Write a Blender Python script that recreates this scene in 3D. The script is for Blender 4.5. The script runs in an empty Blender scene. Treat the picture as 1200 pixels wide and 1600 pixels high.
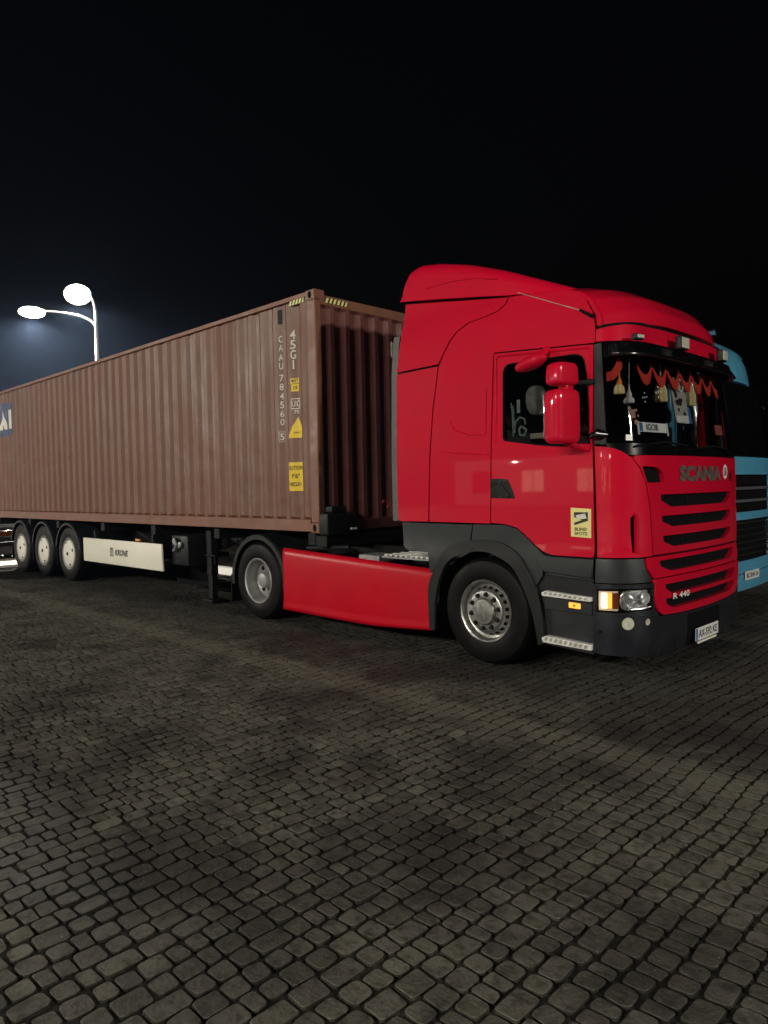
import bpy, bmesh, math, random
from mathutils import Vector, Matrix
random.seed(11)
scene = bpy.context.scene
col = scene.collection
PI = math.pi
V = Vector

# ------------------------------------------------------------------ camera
cam_d = bpy.data.cameras.new('camera'); cam = bpy.data.objects.new('camera', cam_d); col.objects.link(cam)
CAMP = V((6.6203, -5.5148, 1.7071))
_F = V((-0.70750568, 0.70586194, -0.0345636)); _R = V((0.70663109, 0.70730236, -0.01989642)); _U = V((0.01040279*-1, 0.03850054, 0.99920443))
cam.matrix_world = Matrix(((_R.x, _U.x, -_F.x, CAMP.x), (_R.y, _U.y, -_F.y, CAMP.y), (_R.z, _U.z, -_F.z, CAMP.z), (0, 0, 0, 1)))
cam_d.sensor_fit = 'HORIZONTAL'; cam_d.sensor_width = 36; cam_d.lens = 36 * 1126.3 / 1200
cam_d.clip_start = .05; cam_d.clip_end = 2000
scene.camera = cam

# ------------------------------------------------------------------ night sky
world = bpy.data.worlds.new('World'); scene.world = world; world.use_nodes = True
wn = world.node_tree; bg = wn.nodes['Background']
sky = wn.nodes.new('ShaderNodeTexSky'); sky.sky_type = 'NISHITA'; sky.sun_disc = False
sky.sun_elevation = math.radians(-4); sky.sun_rotation = math.radians(200); sky.altitude = 100
wn.links.new(sky.outputs[0], bg.inputs[0]); bg.inputs[1].default_value = 0.07
scene.view_settings.view_transform = 'Standard'; scene.view_settings.look = 'None'
scene.view_settings.exposure = 0; scene.view_settings.gamma = 1
scene.render.engine = 'CYCLES'
cy = scene.cycles
cy.use_denoising = True; cy.max_bounces = 8; cy.diffuse_bounces = 3; cy.glossy_bounces = 4; cy.transparent_max_bounces = 12
cy.transmission_bounces = 4; cy.volume_bounces = 0; cy.sample_clamp_indirect = 4
KEY_FRONT = 7800; KEY_SIDE = 5000; BACK = 12000; HAZE = 0.00048

# ------------------------------------------------------------------ materials
def nodes_of(name):
    m = bpy.data.materials.new(name); m.use_nodes = True
    return m, m.node_tree.nodes, m.node_tree.links, m.node_tree.nodes['Principled BSDF']
def mat(name, c, rough=.5, metal=0., var=.12, scale=6., dirt=0., dirt_c=(.05, .045, .04), bump=0., bscale=60., coat=0., rvar=.1, spec=.5, stretch=None, coat_rough=.05):
    m, N, L, b = nodes_of(name)
    tc = N.new('ShaderNodeTexCoord'); src = tc.outputs['Object']
    if stretch:
        mp = N.new('ShaderNodeMapping'); mp.inputs['Scale'].default_value = stretch; L.new(src, mp.inputs[0]); src = mp.outputs[0]
    n = N.new('ShaderNodeTexNoise'); n.inputs['Scale'].default_value = scale; n.inputs['Detail'].default_value = 7; n.inputs['Roughness'].default_value = .62
    L.new(src, n.inputs['Vector'])
    r = N.new('ShaderNodeMapRange'); r.inputs[1].default_value = .25; r.inputs[2].default_value = .75
    r.inputs[3].default_value = 1 - var; r.inputs[4].default_value = 1 + var; L.new(n.outputs[0], r.inputs[0])
    vm = N.new('ShaderNodeVectorMath'); vm.operation = 'SCALE'; vm.inputs[0].default_value = c; L.new(r.outputs[0], vm.inputs['Scale'])
    last = vm.outputs[0]
    if dirt > 0:
        n2 = N.new('ShaderNodeTexNoise'); n2.inputs['Scale'].default_value = scale * .35; n2.inputs['Detail'].default_value = 9; n2.inputs['Roughness'].default_value = .7
        L.new(src, n2.inputs['Vector'])
        r2 = N.new('ShaderNodeMapRange'); r2.inputs[1].default_value = .45; r2.inputs[2].default_value = .75; r2.inputs[3].default_value = 0; r2.inputs[4].default_value = dirt
        L.new(n2.outputs[0], r2.inputs[0])
        mx = N.new('ShaderNodeMix'); mx.data_type = 'RGBA'; L.new(r2.outputs[0], mx.inputs[0]); L.new(last, mx.inputs[6]); mx.inputs[7].default_value = (*dirt_c, 1)
        last = mx.outputs[2]
    L.new(last, b.inputs['Base Color'])
    rr = N.new('ShaderNodeMapRange'); rr.inputs[1].default_value = .3; rr.inputs[2].default_value = .7
    rr.inputs[3].default_value = max(.02, rough - rvar); rr.inputs[4].default_value = min(1, rough + rvar); L.new(n.outputs[0], rr.inputs[0]); L.new(rr.outputs[0], b.inputs['Roughness'])
    b.inputs['Metallic'].default_value = metal; b.inputs['Specular IOR Level'].default_value = spec
    if coat: b.inputs['Coat Weight'].default_value = coat; b.inputs['Coat Roughness'].default_value = coat_rough
    if bump:
        n3 = N.new('ShaderNodeTexNoise'); n3.inputs['Scale'].default_value = bscale; n3.inputs['Detail'].default_value = 5; L.new(src, n3.inputs['Vector'])
        bp = N.new('ShaderNodeBump'); bp.inputs['Strength'].default_value = bump; bp.inputs['Distance'].default_value = .01
        L.new(n3.outputs[0], bp.inputs['Height']); L.new(bp.outputs[0], b.inputs['Normal'])
        if coat: L.new(bp.outputs[0], b.inputs['Coat Normal'])
    return m
def emit(name, c, s):
    m, N, L, b = nodes_of(name); b.inputs['Base Color'].default_value = (*c, 1)
    b.inputs['Emission Color'].default_value = (*c, 1); b.inputs['Emission Strength'].default_value = s; return m
def glass(name, tint, rough=.02, refl=1.0):
    m, N, L, b = nodes_of(name); N.remove(b)
    out = N['Material Output']; t = N.new('ShaderNodeBsdfTransparent'); t.inputs[0].default_value = (*tint, 1)
    g = N.new('ShaderNodeBsdfGlossy'); g.inputs['Roughness'].default_value = rough; g.inputs[0].default_value = (refl, refl, refl, 1)
    f = N.new('ShaderNodeFresnel'); f.inputs[0].default_value = 1.5; mx = N.new('ShaderNodeMixShader')
    L.new(f.outputs[0], mx.inputs[0]); L.new(t.outputs[0], mx.inputs[1]); L.new(g.outputs[0], mx.inputs[2]); L.new(mx.outputs[0], out.inputs[0])
    return m
RED = mat('red_truck_paint', (.60, .003, .028), .5, var=.05, scale=3, dirt=.14, dirt_c=(.34, .02, .035), coat=1., rvar=.08, bump=.006, bscale=2.6, coat_rough=.03, spec=.08)
RED_SKIRT = mat('red_skirt_paint', (.54, .003, .016), .42, var=.06, scale=3, dirt=.3, dirt_c=(.26, .03, .03), coat=.15, rvar=.1, bump=.02, bscale=2.5, coat_rough=.25, spec=.12)
BLUE = mat('blue_truck_paint', (.10, .40, .62), .35, var=.05, coat=.6, bump=.01, bscale=3)
GREYP = mat('dark_grey_plastic', (.013, .0175, .020), .45, var=.2, scale=4, dirt=.45, spec=.4, dirt_c=(.030, .033, .033), bump=.15, bscale=220)
GREYM = mat('mudguard_plastic', (.010, .0115, .0125), .5, var=.2, scale=5, spec=.3, dirt=.4, dirt_c=(.018, .0185, .018), bump=.2, bscale=150)
BUMP = mat('painted_bumper_plastic', (.012, .0135, .019), .32, var=.15, scale=4, dirt=.25, dirt_c=(.05, .05, .052), coat=.3)
FLAP = mat('grey_rubber_flap', (.12, .125, .125), .7, var=.2, dirt=.5)
BLACK = mat('black_gloss', (.003, .003, .0035), .22, var=.1, coat=.3, coat_rough=.12)
PILLAR = mat('pillar_trim_black', (.010, .010, .011), .55, var=.1, spec=.25)
DARK = mat('matt_black', (.006, .006, .007), .8, var=.2, spec=.08)
CHASSIS = mat('chassis_steel', (.008, .008, .009), .6, var=.3, spec=.25, dirt=.5, dirt_c=(.016, .015, .013), bump=.3, bscale=40)
RUBBER = mat('tyre_rubber', (.004, .004, .0045), .5, var=.3, scale=9, dirt=.4, spec=.15, dirt_c=(.010, .0095, .009), bump=.2, bscale=90)
ALU = mat('wheel_aluminium', (.42, .42, .40), .38, metal=.85, var=.15, scale=14, dirt=.45, dirt_c=(.16, .15, .13), bump=.15, bscale=60)
STEELW = mat('grey_wheel_steel', (.36, .37, .36), .45, metal=.35, var=.15, scale=10, dirt=.5, dirt_c=(.13, .12, .10))
COVER = mat('white_wheel_cover', (.88, .86, .76), .5, var=.06, scale=8, dirt=.35, dirt_c=(.42, .37, .29))
CHROME = mat('chrome', (.75, .75, .75), .12, metal=1, var=.05)
REFL = mat('headlamp_reflector', (.9, .92, .93), .28, metal=.75, var=.25, scale=25, bump=.6, bscale=22)
TREAD = mat('step_aluminium', (.80, .79, .74), .5, metal=.1, var=.15, scale=20, dirt=.5, dirt_c=(.25, .23, .2))
CONT = mat('container_paint', (.168, .069, .035), .5, var=.10, scale=1.6, dirt=.6, dirt_c=(.125, .058, .033), bump=.15, bscale=25, stretch=(1, 1, .35))
def weather(m):
    """rust runs, scuffs and shallow dents"""
    N, L = m.node_tree.nodes, m.node_tree.links; b = N['Principled BSDF']; src = b.inputs['Base Color'].links[0].from_socket; tc = N.new('ShaderNodeTexCoord')
    for sc, scale, lo, hi, amt, c in (((1, 1, .06), 9., .60, .74, .65, (.075, .030, .018)), ((1, 1, .9), 4.5, .63, .72, .45, (.215, .130, .090)), ((.5, .5, .12), 3., .56, .7, .5, (.105, .062, .05))):
        mp = N.new('ShaderNodeMapping'); mp.inputs['Scale'].default_value = sc; L.new(tc.outputs['Object'], mp.inputs[0])
        n = N.new('ShaderNodeTexNoise'); n.inputs['Scale'].default_value = scale; n.inputs['Detail'].default_value = 8; n.inputs['Roughness'].default_value = .65; L.new(mp.outputs[0], n.inputs['Vector'])
        r = N.new('ShaderNodeMapRange'); r.inputs[1].default_value = lo; r.inputs[2].default_value = hi; r.inputs[4].default_value = amt; L.new(n.outputs[0], r.inputs[0])
        mx = N.new('ShaderNodeMix'); mx.data_type = 'RGBA'; L.new(r.outputs[0], mx.inputs[0]); L.new(src, mx.inputs[6]); mx.inputs[7].default_value = (*c, 1); src = mx.outputs[2]
    L.new(src, b.inputs['Base Color'])
    n = N.new('ShaderNodeTexNoise'); n.inputs['Scale'].default_value = 2.2; n.inputs['Detail'].default_value = 3; L.new(tc.outputs['Object'], n.inputs['Vector'])
    bp = N.new('ShaderNodeBump'); bp.inputs['Strength'].default_value = .5; bp.inputs['Distance'].default_value = .06; L.new(n.outputs[0], bp.inputs['Height'])
    old = b.inputs['Normal'].links[0].from_node; L.new(bp.outputs[0], old.inputs['Normal'])
weather(CONT)
CONT_RAIL = mat('container_rail_paint', (.21, .085, .048), .5, var=.12, scale=3, dirt=.5, dirt_c=(.15, .085, .06), bump=.2, bscale=30)
CONT_END_SHADE = mat('container_end_shaded', (.150, .050, .042), .42, var=.1, scale=2, dirt=.5, dirt_c=(.09, .038, .032), bump=.1, bscale=20)  # darker maroon copy of the container paint, cab shade put into the colour
weather(CONT_RAIL); weather(CONT_END_SHADE)
SEAL = mat('dark_seam', (.02, .008, .008), .8)
WHITE = mat('white_panel_paint', (.90, .88, .74), .45, var=.03, scale=2, dirt=.15, dirt_c=(.6, .57, .46))
WPRINT = mat('white_print', (.72, .70, .62), .6, var=.1, scale=30)
YEL = mat('yellow_sticker', (.80, .56, .02), .5, var=.06, scale=8)
YELP = mat('pale_yellow_sticker', (.85, .78, .30), .5, var=.05)
BLKP = mat('black_print', (.015, .015, .015), .6)
NAVY = mat('navy_print', (.03, .05, .13), .6)
PLATEW = mat('plate_white', (.82, .82, .80), .4, var=.03)
PBLUE = mat('plate_blue', (.03, .10, .45), .4)
LETTER = mat('worn_badge_metal', (.24, .21, .18), .4, metal=.6, var=.35, scale=40)
AMBER = mat('amber_lens', (.75, .20, .01), .15, var=.1)
AMBERG = emit('amber_lit_lens', (1.0, .42, .06), 1.1)
AMBERH = emit('amber_lit_bulb', (1.0, .80, .50), 2.2)
AMBERD = mat('dark_amber_lens', (.16, .04, .01), .2)
CREAM = mat('bulb_frame_cream', (.85, .75, .6), .4)
LENS = mat('milky_lens', (.55, .54, .44), .25, var=.2, scale=40, coat=.5)
WS = glass('windscreen_glass', (.78, .80, .82)); SIDEG = glass('side_glass', (.42, .46, .46)); LAMPG = glass('clear_lamp_glass', (.95, .95, .95))
CURT = mat('red_fringe_cloth', (.55, .035, .015), .9, var=.2, scale=30, bump=.4, bscale=120)
CURTD = mat('black_valance_cloth', (.012, .008, .010), .95)
STRAW = mat('straw', (.80, .62, .30), .8, var=.3, scale=60, bump=.5, bscale=150, stretch=(4, 4, .4))
ORANGE = mat('orange_cord', (.75, .22, .02), .7)
TASW = mat('white_tassel_cloth', (.66, .66, .62), .8, var=.1)
SILVER = mat('pale_emblem_cloth', (.36, .36, .31), .7, var=.5, scale=45)
CARD = mat('red_card', (.34, .09, .06), .7, var=.25, scale=50)
DECAL = mat('salmon_decal', (.42, .22, .15), .7, var=.3, scale=50)
SKYB = mat('blue_cloth', (.03, .14, .30), .8)
VINE = mat('pale_green_decal', (.55, .68, .60), .6)
SEATM = mat('cab_cloth', (.035, .028, .026), .9, var=.3)
POLE = mat('galvanised_pole', (.55, .55, .53), .5, metal=.3, var=.1)
HEADG = emit('lamp_glow', (1.0, .90, .72), 60)

def stone_mat(name, bed=False):
    m, N, L, b = nodes_of(name)
    geo = N.new('ShaderNodeNewGeometry'); oi = N.new('ShaderNodeObjectInfo'); ad = N.new('ShaderNodeMath'); ad.operation = 'ADD'
    L.new(geo.outputs['Random Per Island'], ad.inputs[0]); L.new(oi.outputs['Random'], ad.inputs[1])
    fr = N.new('ShaderNodeMath'); fr.operation = 'FRACT'; L.new(ad.outputs[0], fr.inputs[0])
    cr = N.new('ShaderNodeValToRGB'); e = cr.color_ramp.elements
    e[0].position = 0; e[0].color = (.095, .095, .079, 1); e[1].position = 1; e[1].color = (.175, .172, .140, 1)
    x = e.new(.35); x.color = (.140, .138, .113, 1)
    x = e.new(.8); x.color = (.130, .122, .104, 1); L.new(fr.outputs[0], cr.inputs[0])
    last = cr.outputs[0]
    pos = geo.outputs['Position']
    def patch(scale, lo, hi, amt, colr, last, st=(1, 1, 1), det=6):
        mp = N.new('ShaderNodeMapping'); mp.inputs['Scale'].default_value = st; L.new(pos, mp.inputs[0])
        n = N.new('ShaderNodeTexNoise'); n.inputs['Scale'].default_value = scale; n.inputs['Detail'].default_value = det; n.inputs['Roughness'].default_value = .62; L.new(mp.outputs[0], n.inputs['Vector'])
        r = N.new('ShaderNodeMapRange'); r.inputs[1].default_value = lo; r.inputs[2].default_value = hi; r.inputs[3].default_value = 0; r.inputs[4].default_value = amt; L.new(n.outputs[0], r.inputs[0])
        mx = N.new('ShaderNodeMix'); mx.data_type = 'RGBA'; L.new(r.outputs[0], mx.inputs[0]); L.new(last, mx.inputs[6]); mx.inputs[7].default_value = (*colr, 1)
        return mx.outputs[2], r.outputs[0]
    last, w1 = patch(.62, .47, .62, .72, (.031, .029, .027), last)             # old damp, oily patches
    last, w2 = patch(2.6, .50, .68, .70, (.031, .029, .027), last)
    last, _ = patch(17., .47, .66, .72, (.036, .033, .029), last)               # worn faces
    last, _ = patch(60., .64, .74, .6, (.24, .235, .20), last, det=3)           # grit
    bsx = N.new('ShaderNodeSeparateXYZ'); L.new(pos, bsx.inputs[0]); ab = N.new('ShaderNodeMath'); ab.operation = 'ADD'; ab.inputs[1].default_value = 1.34; L.new(bsx.outputs[1], ab.inputs[0])
    ab2 = N.new('ShaderNodeMath'); ab2.operation = 'ABSOLUTE'; L.new(ab.outputs[0], ab2.inputs[0])
    r = N.new('ShaderNodeMapRange'); r.inputs[1].default_value = .10; r.inputs[2].default_value = .24; r.inputs[3].default_value = .42; r.inputs[4].default_value = 0; L.new(ab2.outputs[0], r.inputs[0])
    mx = N.new('ShaderNodeMix'); mx.data_type = 'RGBA'; L.new(r.outputs[0], mx.inputs[0]); L.new(last, mx.inputs[6]); mx.inputs[7].default_value = (.19, .185, .15, 1); last = mx.outputs[2]
    # wheel-worn strip and oil where trucks stand, along the parking lane
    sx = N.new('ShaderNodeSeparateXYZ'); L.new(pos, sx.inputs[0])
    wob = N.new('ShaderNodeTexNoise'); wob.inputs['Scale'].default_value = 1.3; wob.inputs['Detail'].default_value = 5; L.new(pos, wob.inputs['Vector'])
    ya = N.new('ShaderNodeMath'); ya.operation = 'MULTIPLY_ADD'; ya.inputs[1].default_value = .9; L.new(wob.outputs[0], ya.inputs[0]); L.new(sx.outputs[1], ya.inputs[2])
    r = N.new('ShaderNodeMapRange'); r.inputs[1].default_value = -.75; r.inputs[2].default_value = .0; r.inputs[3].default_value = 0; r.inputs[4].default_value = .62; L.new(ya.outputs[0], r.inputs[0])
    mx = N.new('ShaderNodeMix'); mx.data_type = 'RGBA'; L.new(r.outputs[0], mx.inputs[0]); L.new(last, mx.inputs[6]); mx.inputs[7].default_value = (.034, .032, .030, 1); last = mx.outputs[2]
    if bed:
        mx = N.new('ShaderNodeMix'); mx.data_type = 'RGBA'; mx.inputs[0].default_value = .70; L.new(last, mx.inputs[6]); mx.inputs[7].default_value = (.007, .006, .005, 1); last = mx.outputs[2]
    L.new(last, b.inputs['Base Color'])
    rr = N.new('ShaderNodeMapRange'); rr.inputs[1].default_value = 0; rr.inputs[2].default_value = .62; rr.inputs[3].default_value = .9; rr.inputs[4].default_value = .62; L.new(w1, rr.inputs[0]); L.new(rr.outputs[0], b.inputs['Roughness'])
    b.inputs['Specular IOR Level'].default_value = .02 if bed else .08
    n = N.new('ShaderNodeTexNoise'); n.inputs['Scale'].default_value = 55; n.inputs['Detail'].default_value = 6; L.new(pos, n.inputs['Vector'])
    bp = N.new('ShaderNodeBump'); bp.inputs['Strength'].default_value = .8; bp.inputs['Distance'].default_value = .006; L.new(n.outputs[0], bp.inputs['Height']); L.new(bp.outputs[0], b.inputs['Normal'])
    return m
STONE = stone_mat('granite_sett'); BED = stone_mat('joint_grit', True)
def ground_mat():
    m, N, L, b = nodes_of('far_paving')
    geo = N.new('ShaderNodeNewGeometry'); mp = N.new('ShaderNodeMapping'); mp.inputs['Rotation'].default_value = (0, 0, PI / 2); L.new(geo.outputs['Position'], mp.inputs[0])
    br = N.new('ShaderNodeTexBrick'); br.inputs['Scale'].default_value = 1; br.inputs['Brick Width'].default_value = .14; br.inputs['Row Height'].default_value = .12; br.inputs['Mortar Size'].default_value = .012
    br.inputs['Color1'].default_value = (.11, .10, .08, 1); br.inputs['Color2'].default_value = (.09, .082, .068, 1); br.inputs['Mortar'].default_value = (.03, .026, .022, 1); L.new(mp.outputs[0], br.inputs['Vector'])
    n = N.new('ShaderNodeTexNoise'); n.inputs['Scale'].default_value = .4; n.inputs['Detail'].default_value = 7; L.new(geo.outputs['Position'], n.inputs['Vector'])
    r = N.new('ShaderNodeMapRange'); r.inputs[1].default_value = .4; r.inputs[2].default_value = .65; r.inputs[3].default_value = 1; r.inputs[4].default_value = .45; L.new(n.outputs[0], r.inputs[0])
    vm = N.new('ShaderNodeVectorMath'); vm.operation = 'SCALE'; L.new(br.outputs[0], vm.inputs[0]); L.new(r.outputs[0], vm.inputs['Scale']); L.new(vm.outputs[0], b.inputs['Base Color'])
    bp = N.new('ShaderNodeBump'); bp.inputs['Strength'].default_value = .4; bp.inputs['Distance'].default_value = .01; L.new(br.outputs[1], bp.inputs['Height']); bp.invert = True; L.new(bp.outputs[0], b.inputs['Normal'])
    b.inputs['Roughness'].default_value = .75; return m

# ------------------------------------------------------------------ object helpers
WORLD = {}
def wl(o): return WORLD.get(o.name, V((0, 0, 0))) if o else V((0, 0, 0))
def finish(me, smooth=35):
    if len(me.polygons):
        me.shade_smooth() if hasattr(me, 'shade_smooth') else None
        me.set_sharp_from_angle(angle=math.radians(smooth))
def link(name, me, parent=None, m=None, bevel=0, seg=2, smooth=35, label=None, cat=None, group=None, kind=None):
    if isinstance(me, bmesh.types.BMesh):
        bm = me; me = bpy.data.meshes.new(name); bm.to_mesh(me); bm.free()
    if parent is None and kind != 'structure' and len(me.vertices):      # own origin at the base of a one-mesh thing
        xs = [v.co for v in me.vertices]; base = V((sum(v.x for v in xs) / len(xs), sum(v.y for v in xs) / len(xs), min(v.z for v in xs)))
    else: base = wl(parent)
    me.transform(Matrix.Translation(-base))
    finish(me, smooth)
    o = bpy.data.objects.new(name, me); col.objects.link(o)
    WORLD[o.name] = base
    if parent: o.parent = parent
    else: o.location = base
    if m:
        for x in (m if isinstance(m, (list, tuple)) else [m]): me.materials.append(x)
    if bevel:
        b = o.modifiers.new('bevel', 'BEVEL'); b.width = bevel; b.segments = seg; b.limit_method = 'ANGLE'; b.angle_limit = math.radians(38); b.harden_normals = False
    if label: o['label'] = label
    if cat: o['category'] = cat
    if group: o['group'] = group
    if kind: o['kind'] = kind
    return o
def root(name, loc, label, cat, group=None, parent=None):
    o = bpy.data.objects.new(name, None); col.objects.link(o); o.empty_display_size = .2
    WORLD[o.name] = V(loc)
    o.location = V(loc) - wl(parent)
    if parent: o.parent = parent
    if label: o['label'] = label
    if cat: o['category'] = cat
    if group: o['group'] = group
    return o
def copy_tree(o, d=(0, 0, 0), parent=None, label=None):
    c = o.copy(); col.objects.link(c)
    WORLD[c.name] = wl(o) + V(d)
    if parent is not None: c.parent = parent; c.location = WORLD[c.name] - wl(parent)
    elif o.parent is None: c.location = o.location + V(d)
    for ch in list(o.children):
        k = ch.copy(); col.objects.link(k); k.parent = c; WORLD[k.name] = wl(ch) + V(d)
        for g in ch.children:
            h = g.copy(); col.objects.link(h); h.parent = k; WORLD[h.name] = wl(g) + V(d)
    if label: c['label'] = label
    return c
def flip_copy(o, name=None):
    """mirror a part (and its sub-parts) of the truck to the far side, sharing nothing but the shape"""
    par = o.parent; c = o.copy(); c.data = o.data.copy(); p = wl(par)
    def fl(me, base):
        me.transform(Matrix.Translation(base)); me.transform(Matrix.Translation((0, 2 * CY, 0)) @ Matrix.Diagonal((1, -1, 1, 1))); me.transform(Matrix.Translation(-base)); me.flip_normals()
    fl(c.data, p); col.objects.link(c); c.parent = par; WORLD[c.name] = p
    for k in o.children:
        if k.type != 'MESH': continue
        d = k.copy(); d.data = k.data.copy(); fl(d.data, p); col.objects.link(d); d.parent = c; WORLD[d.name] = p
    return c
def nb(): return bmesh.new()
def box(bm, x0, x1, y0, y1, z0, z1):
    vs = [bm.verts.new(p) for p in ((x0, y0, z0), (x1, y0, z0), (x1, y1, z0), (x0, y1, z0), (x0, y0, z1), (x1, y0, z1), (x1, y1, z1), (x0, y1, z1))]
    for f in ((3, 2, 1, 0), (4, 5, 6, 7), (0, 1, 5, 4), (1, 2, 6, 5), (2, 3, 7, 6), (3, 0, 4, 7)): bm.faces.new([vs[i] for i in f])
    return bm
def bx(*a): return box(nb(), *a)
def tube(bm, pts, r, n=10, caps=True):
    rs = r if isinstance(r, (list, tuple)) else [r] * len(pts)
    pts = [V(p) for p in pts]; rings = []; up = None
    for i, p in enumerate(pts):
        d = (pts[min(i + 1, len(pts) - 1)] - pts[max(i - 1, 0)]).normalized()
        if up is None: up = V((0, 0, 1)) if abs(d.z) < .9 else V((1, 0, 0))
        a = d.cross(up).normalized(); b_ = a.cross(d).normalized(); up = b_
        rings.append([bm.verts.new(p + rs[i] * (math.cos(t) * a + math.sin(t) * b_)) for t in [2 * PI * k / n for k in range(n)]])
    for A_, B_ in zip(rings, rings[1:]):
        for k in range(n): bm.faces.new((A_[k], A_[(k + 1) % n], B_[(k + 1) % n], B_[k]))
    if caps: bm.faces.new(rings[0][::-1]); bm.faces.new(rings[-1])
    bmesh.ops.recalc_face_normals(bm, faces=bm.faces[:])
    return bm
def lathe_y(bm, prof, c, n=40, out=-1):
    """profile of (radius, y) turned about the y axis through c"""
    rings = []
    for r, y in prof:
        if r < 1e-5: rings.append([bm.verts.new((c[0], c[1] + y, c[2]))] * n)
        else: rings.append([bm.verts.new((c[0] + r * math.cos(t), c[1] + y, c[2] + r * math.sin(t))) for t in [2 * PI * k / n for k in range(n)]])
    for A_, B_ in zip(rings, rings[1:]):
        for k in range(n):
            f = [A_[k], A_[(k + 1) % n], B_[(k + 1) % n], B_[k]]; u = []
            for v in f:
                if v not in u: u.append(v)
            if len(u) > 2:
                try: bm.faces.new(u)
                except ValueError: pass
    bmesh.ops.recalc_face_normals(bm, faces=bm.faces[:]); return bm
def prism(bm, pts, y0, y1, axis=1):
    """closed outline in two axes swept along the third"""
    def P(a, b_, y): return (a, y, b_) if axis == 1 else ((y, a, b_) if axis == 0 else (a, b_, y))
    A_ = [bm.verts.new(P(a, b_, y0)) for a, b_ in pts]; B_ = [bm.verts.new(P(a, b_, y1)) for a, b_ in pts]
    bm.faces.new(A_); bm.faces.new(B_[::-1]); n = len(pts)
    for i in range(n): bm.faces.new((A_[i], B_[i], B_[(i + 1) % n], A_[(i + 1) % n]))
    bmesh.ops.recalc_face_normals(bm, faces=bm.faces[:]); return bm
def rnd(pts, r, k=4):
    out = []; n = len(pts)
    for i in range(n):
        p = V(pts[i]).to_2d(); a = V(pts[i - 1]).to_2d(); c = V(pts[(i + 1) % n]).to_2d()
        rr = r[i] if isinstance(r, (list, tuple)) else r
        da, dc = (a - p), (c - p); t = min(rr, da.length * .45, dc.length * .45)
        if t < 1e-4: out.append(tuple(p)); continue
        A_ = p + da.normalized() * t; C_ = p + dc.normalized() * t
        for j in range(k + 1):
            u = j / k; out.append(tuple((1 - u) ** 2 * A_ + 2 * u * (1 - u) * p + u * u * C_))
    return out
def rr_box(x0, x1, y0, y1, z0, z1, r, seg=4):
    bm = bx(x0, x1, y0, y1, z0, z1)
    bmesh.ops.bevel(bm, geom=bm.edges[:], offset=r, segments=seg, affect='EDGES', profile=.5); return bm
def gridm(fn, nu, nv):
    bm = nb(); g = [[bm.verts.new(fn(i / nu, j / nv)) for j in range(nv + 1)] for i in range(nu + 1)]
    for i in range(nu):
        for j in range(nv): bm.faces.new((g[i][j], g[i + 1][j], g[i + 1][j + 1], g[i][j + 1]))
    return bm

# ------------------------------------------------------------------ lettering as flat meshes
_tc = {}
def glyphs(txt, size=1., bold=0., align='CENTER', sp=1.0):
    cu = bpy.data.curves.new('lettering', 'FONT'); cu.body = txt; cu.size = size; cu.align_x = align; cu.align_y = 'CENTER'; cu.offset = bold; cu.resolution_u = 3; cu.space_character = sp
    o = bpy.data.objects.new('lettering', cu); col.objects.link(o); bpy.context.view_layer.update()
    me = bpy.data.meshes.new_from_object(o); bpy.data.objects.remove(o); bpy.data.curves.remove(cu)
    bm = nb(); bm.from_mesh(me); bpy.data.meshes.remove(me); return bm
def fit_glyphs(txt, w, h, bold=0., squash=True):
    """text scaled to fill w by h about the origin"""
    bm = glyphs(txt, 1., bold)
    xs = [v.co.x for v in bm.verts]; ys = [v.co.y for v in bm.verts]
    cx, cyy = (min(xs) + max(xs)) / 2, (min(ys) + max(ys)) / 2; kx = w / max(1e-6, max(xs) - min(xs)); ky = h / max(1e-6, max(ys) - min(ys))
    for v in bm.verts: v.co.x = (v.co.x - cx) * kx; v.co.y = (v.co.y - cyy) * ky; v.co.z = 0
    return bm
def mapbm(bm, fn):
    for v in bm.verts: v.co = V(fn(v.co.x, v.co.y))
    return bm
def cutx(bm, xs, ax=0):
    for x in xs:
        no = (1, 0, 0) if ax == 0 else (0, 1, 0); co = (x, 0, 0) if ax == 0 else (0, x, 0)
        bmesh.ops.bisect_plane(bm, geom=bm.verts[:] + bm.edges[:] + bm.faces[:], plane_co=co, plane_no=no, dist=1e-5)
    return bm
def flat_poly(pts):
    bm = nb(); bm.faces.new([bm.verts.new((a, b_, 0)) for a, b_ in pts]); return bm

# ------------------------------------------------------------------ truck cab skin: s runs along the side and round the front, z is height
CY = 1.219; HW = 1.259
def interp(t, x):
    if x <= t[0][0]: return t[0][1]
    for (a, b_), (c, d) in zip(t, t[1:]):
        if x <= c: return b_ + (d - b_) * (x - a) / (c - a)
    return t[-1][1]
KT = [(.2, .92), (.35, 1.03), (.9, 1.06), (1.1, 1.0), (1.93, .99), (2.05, .97), (2.85, .66), (2.87, .72), (3.2, .6)]
IT = [(.3, -.02), (1.0, -.02), (1.15, 0), (2.0, 0), (2.9, .03), (3.2, .06), (3.5, .12)]
XS = 3.60; RC = .358; AC = math.radians(84); LF = .94; S1 = XS + RC * AC; SM = S1 + LF
def half(s):
    if s <= XS: return s, -HW, 0.
    if s <= S1:
        a = (s - XS) / RC; return XS + RC * math.sin(a), -HW + RC * (1 - math.cos(a)), a
    RF = LF / (PI / 2 - AC); a = AC + (s - S1) / RF
    return XS + RC * math.sin(AC) + RF * (math.sin(a) - math.sin(AC)), -HW + RC * (1 - math.cos(AC)) + RF * (math.cos(AC) - math.cos(a)), a
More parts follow.
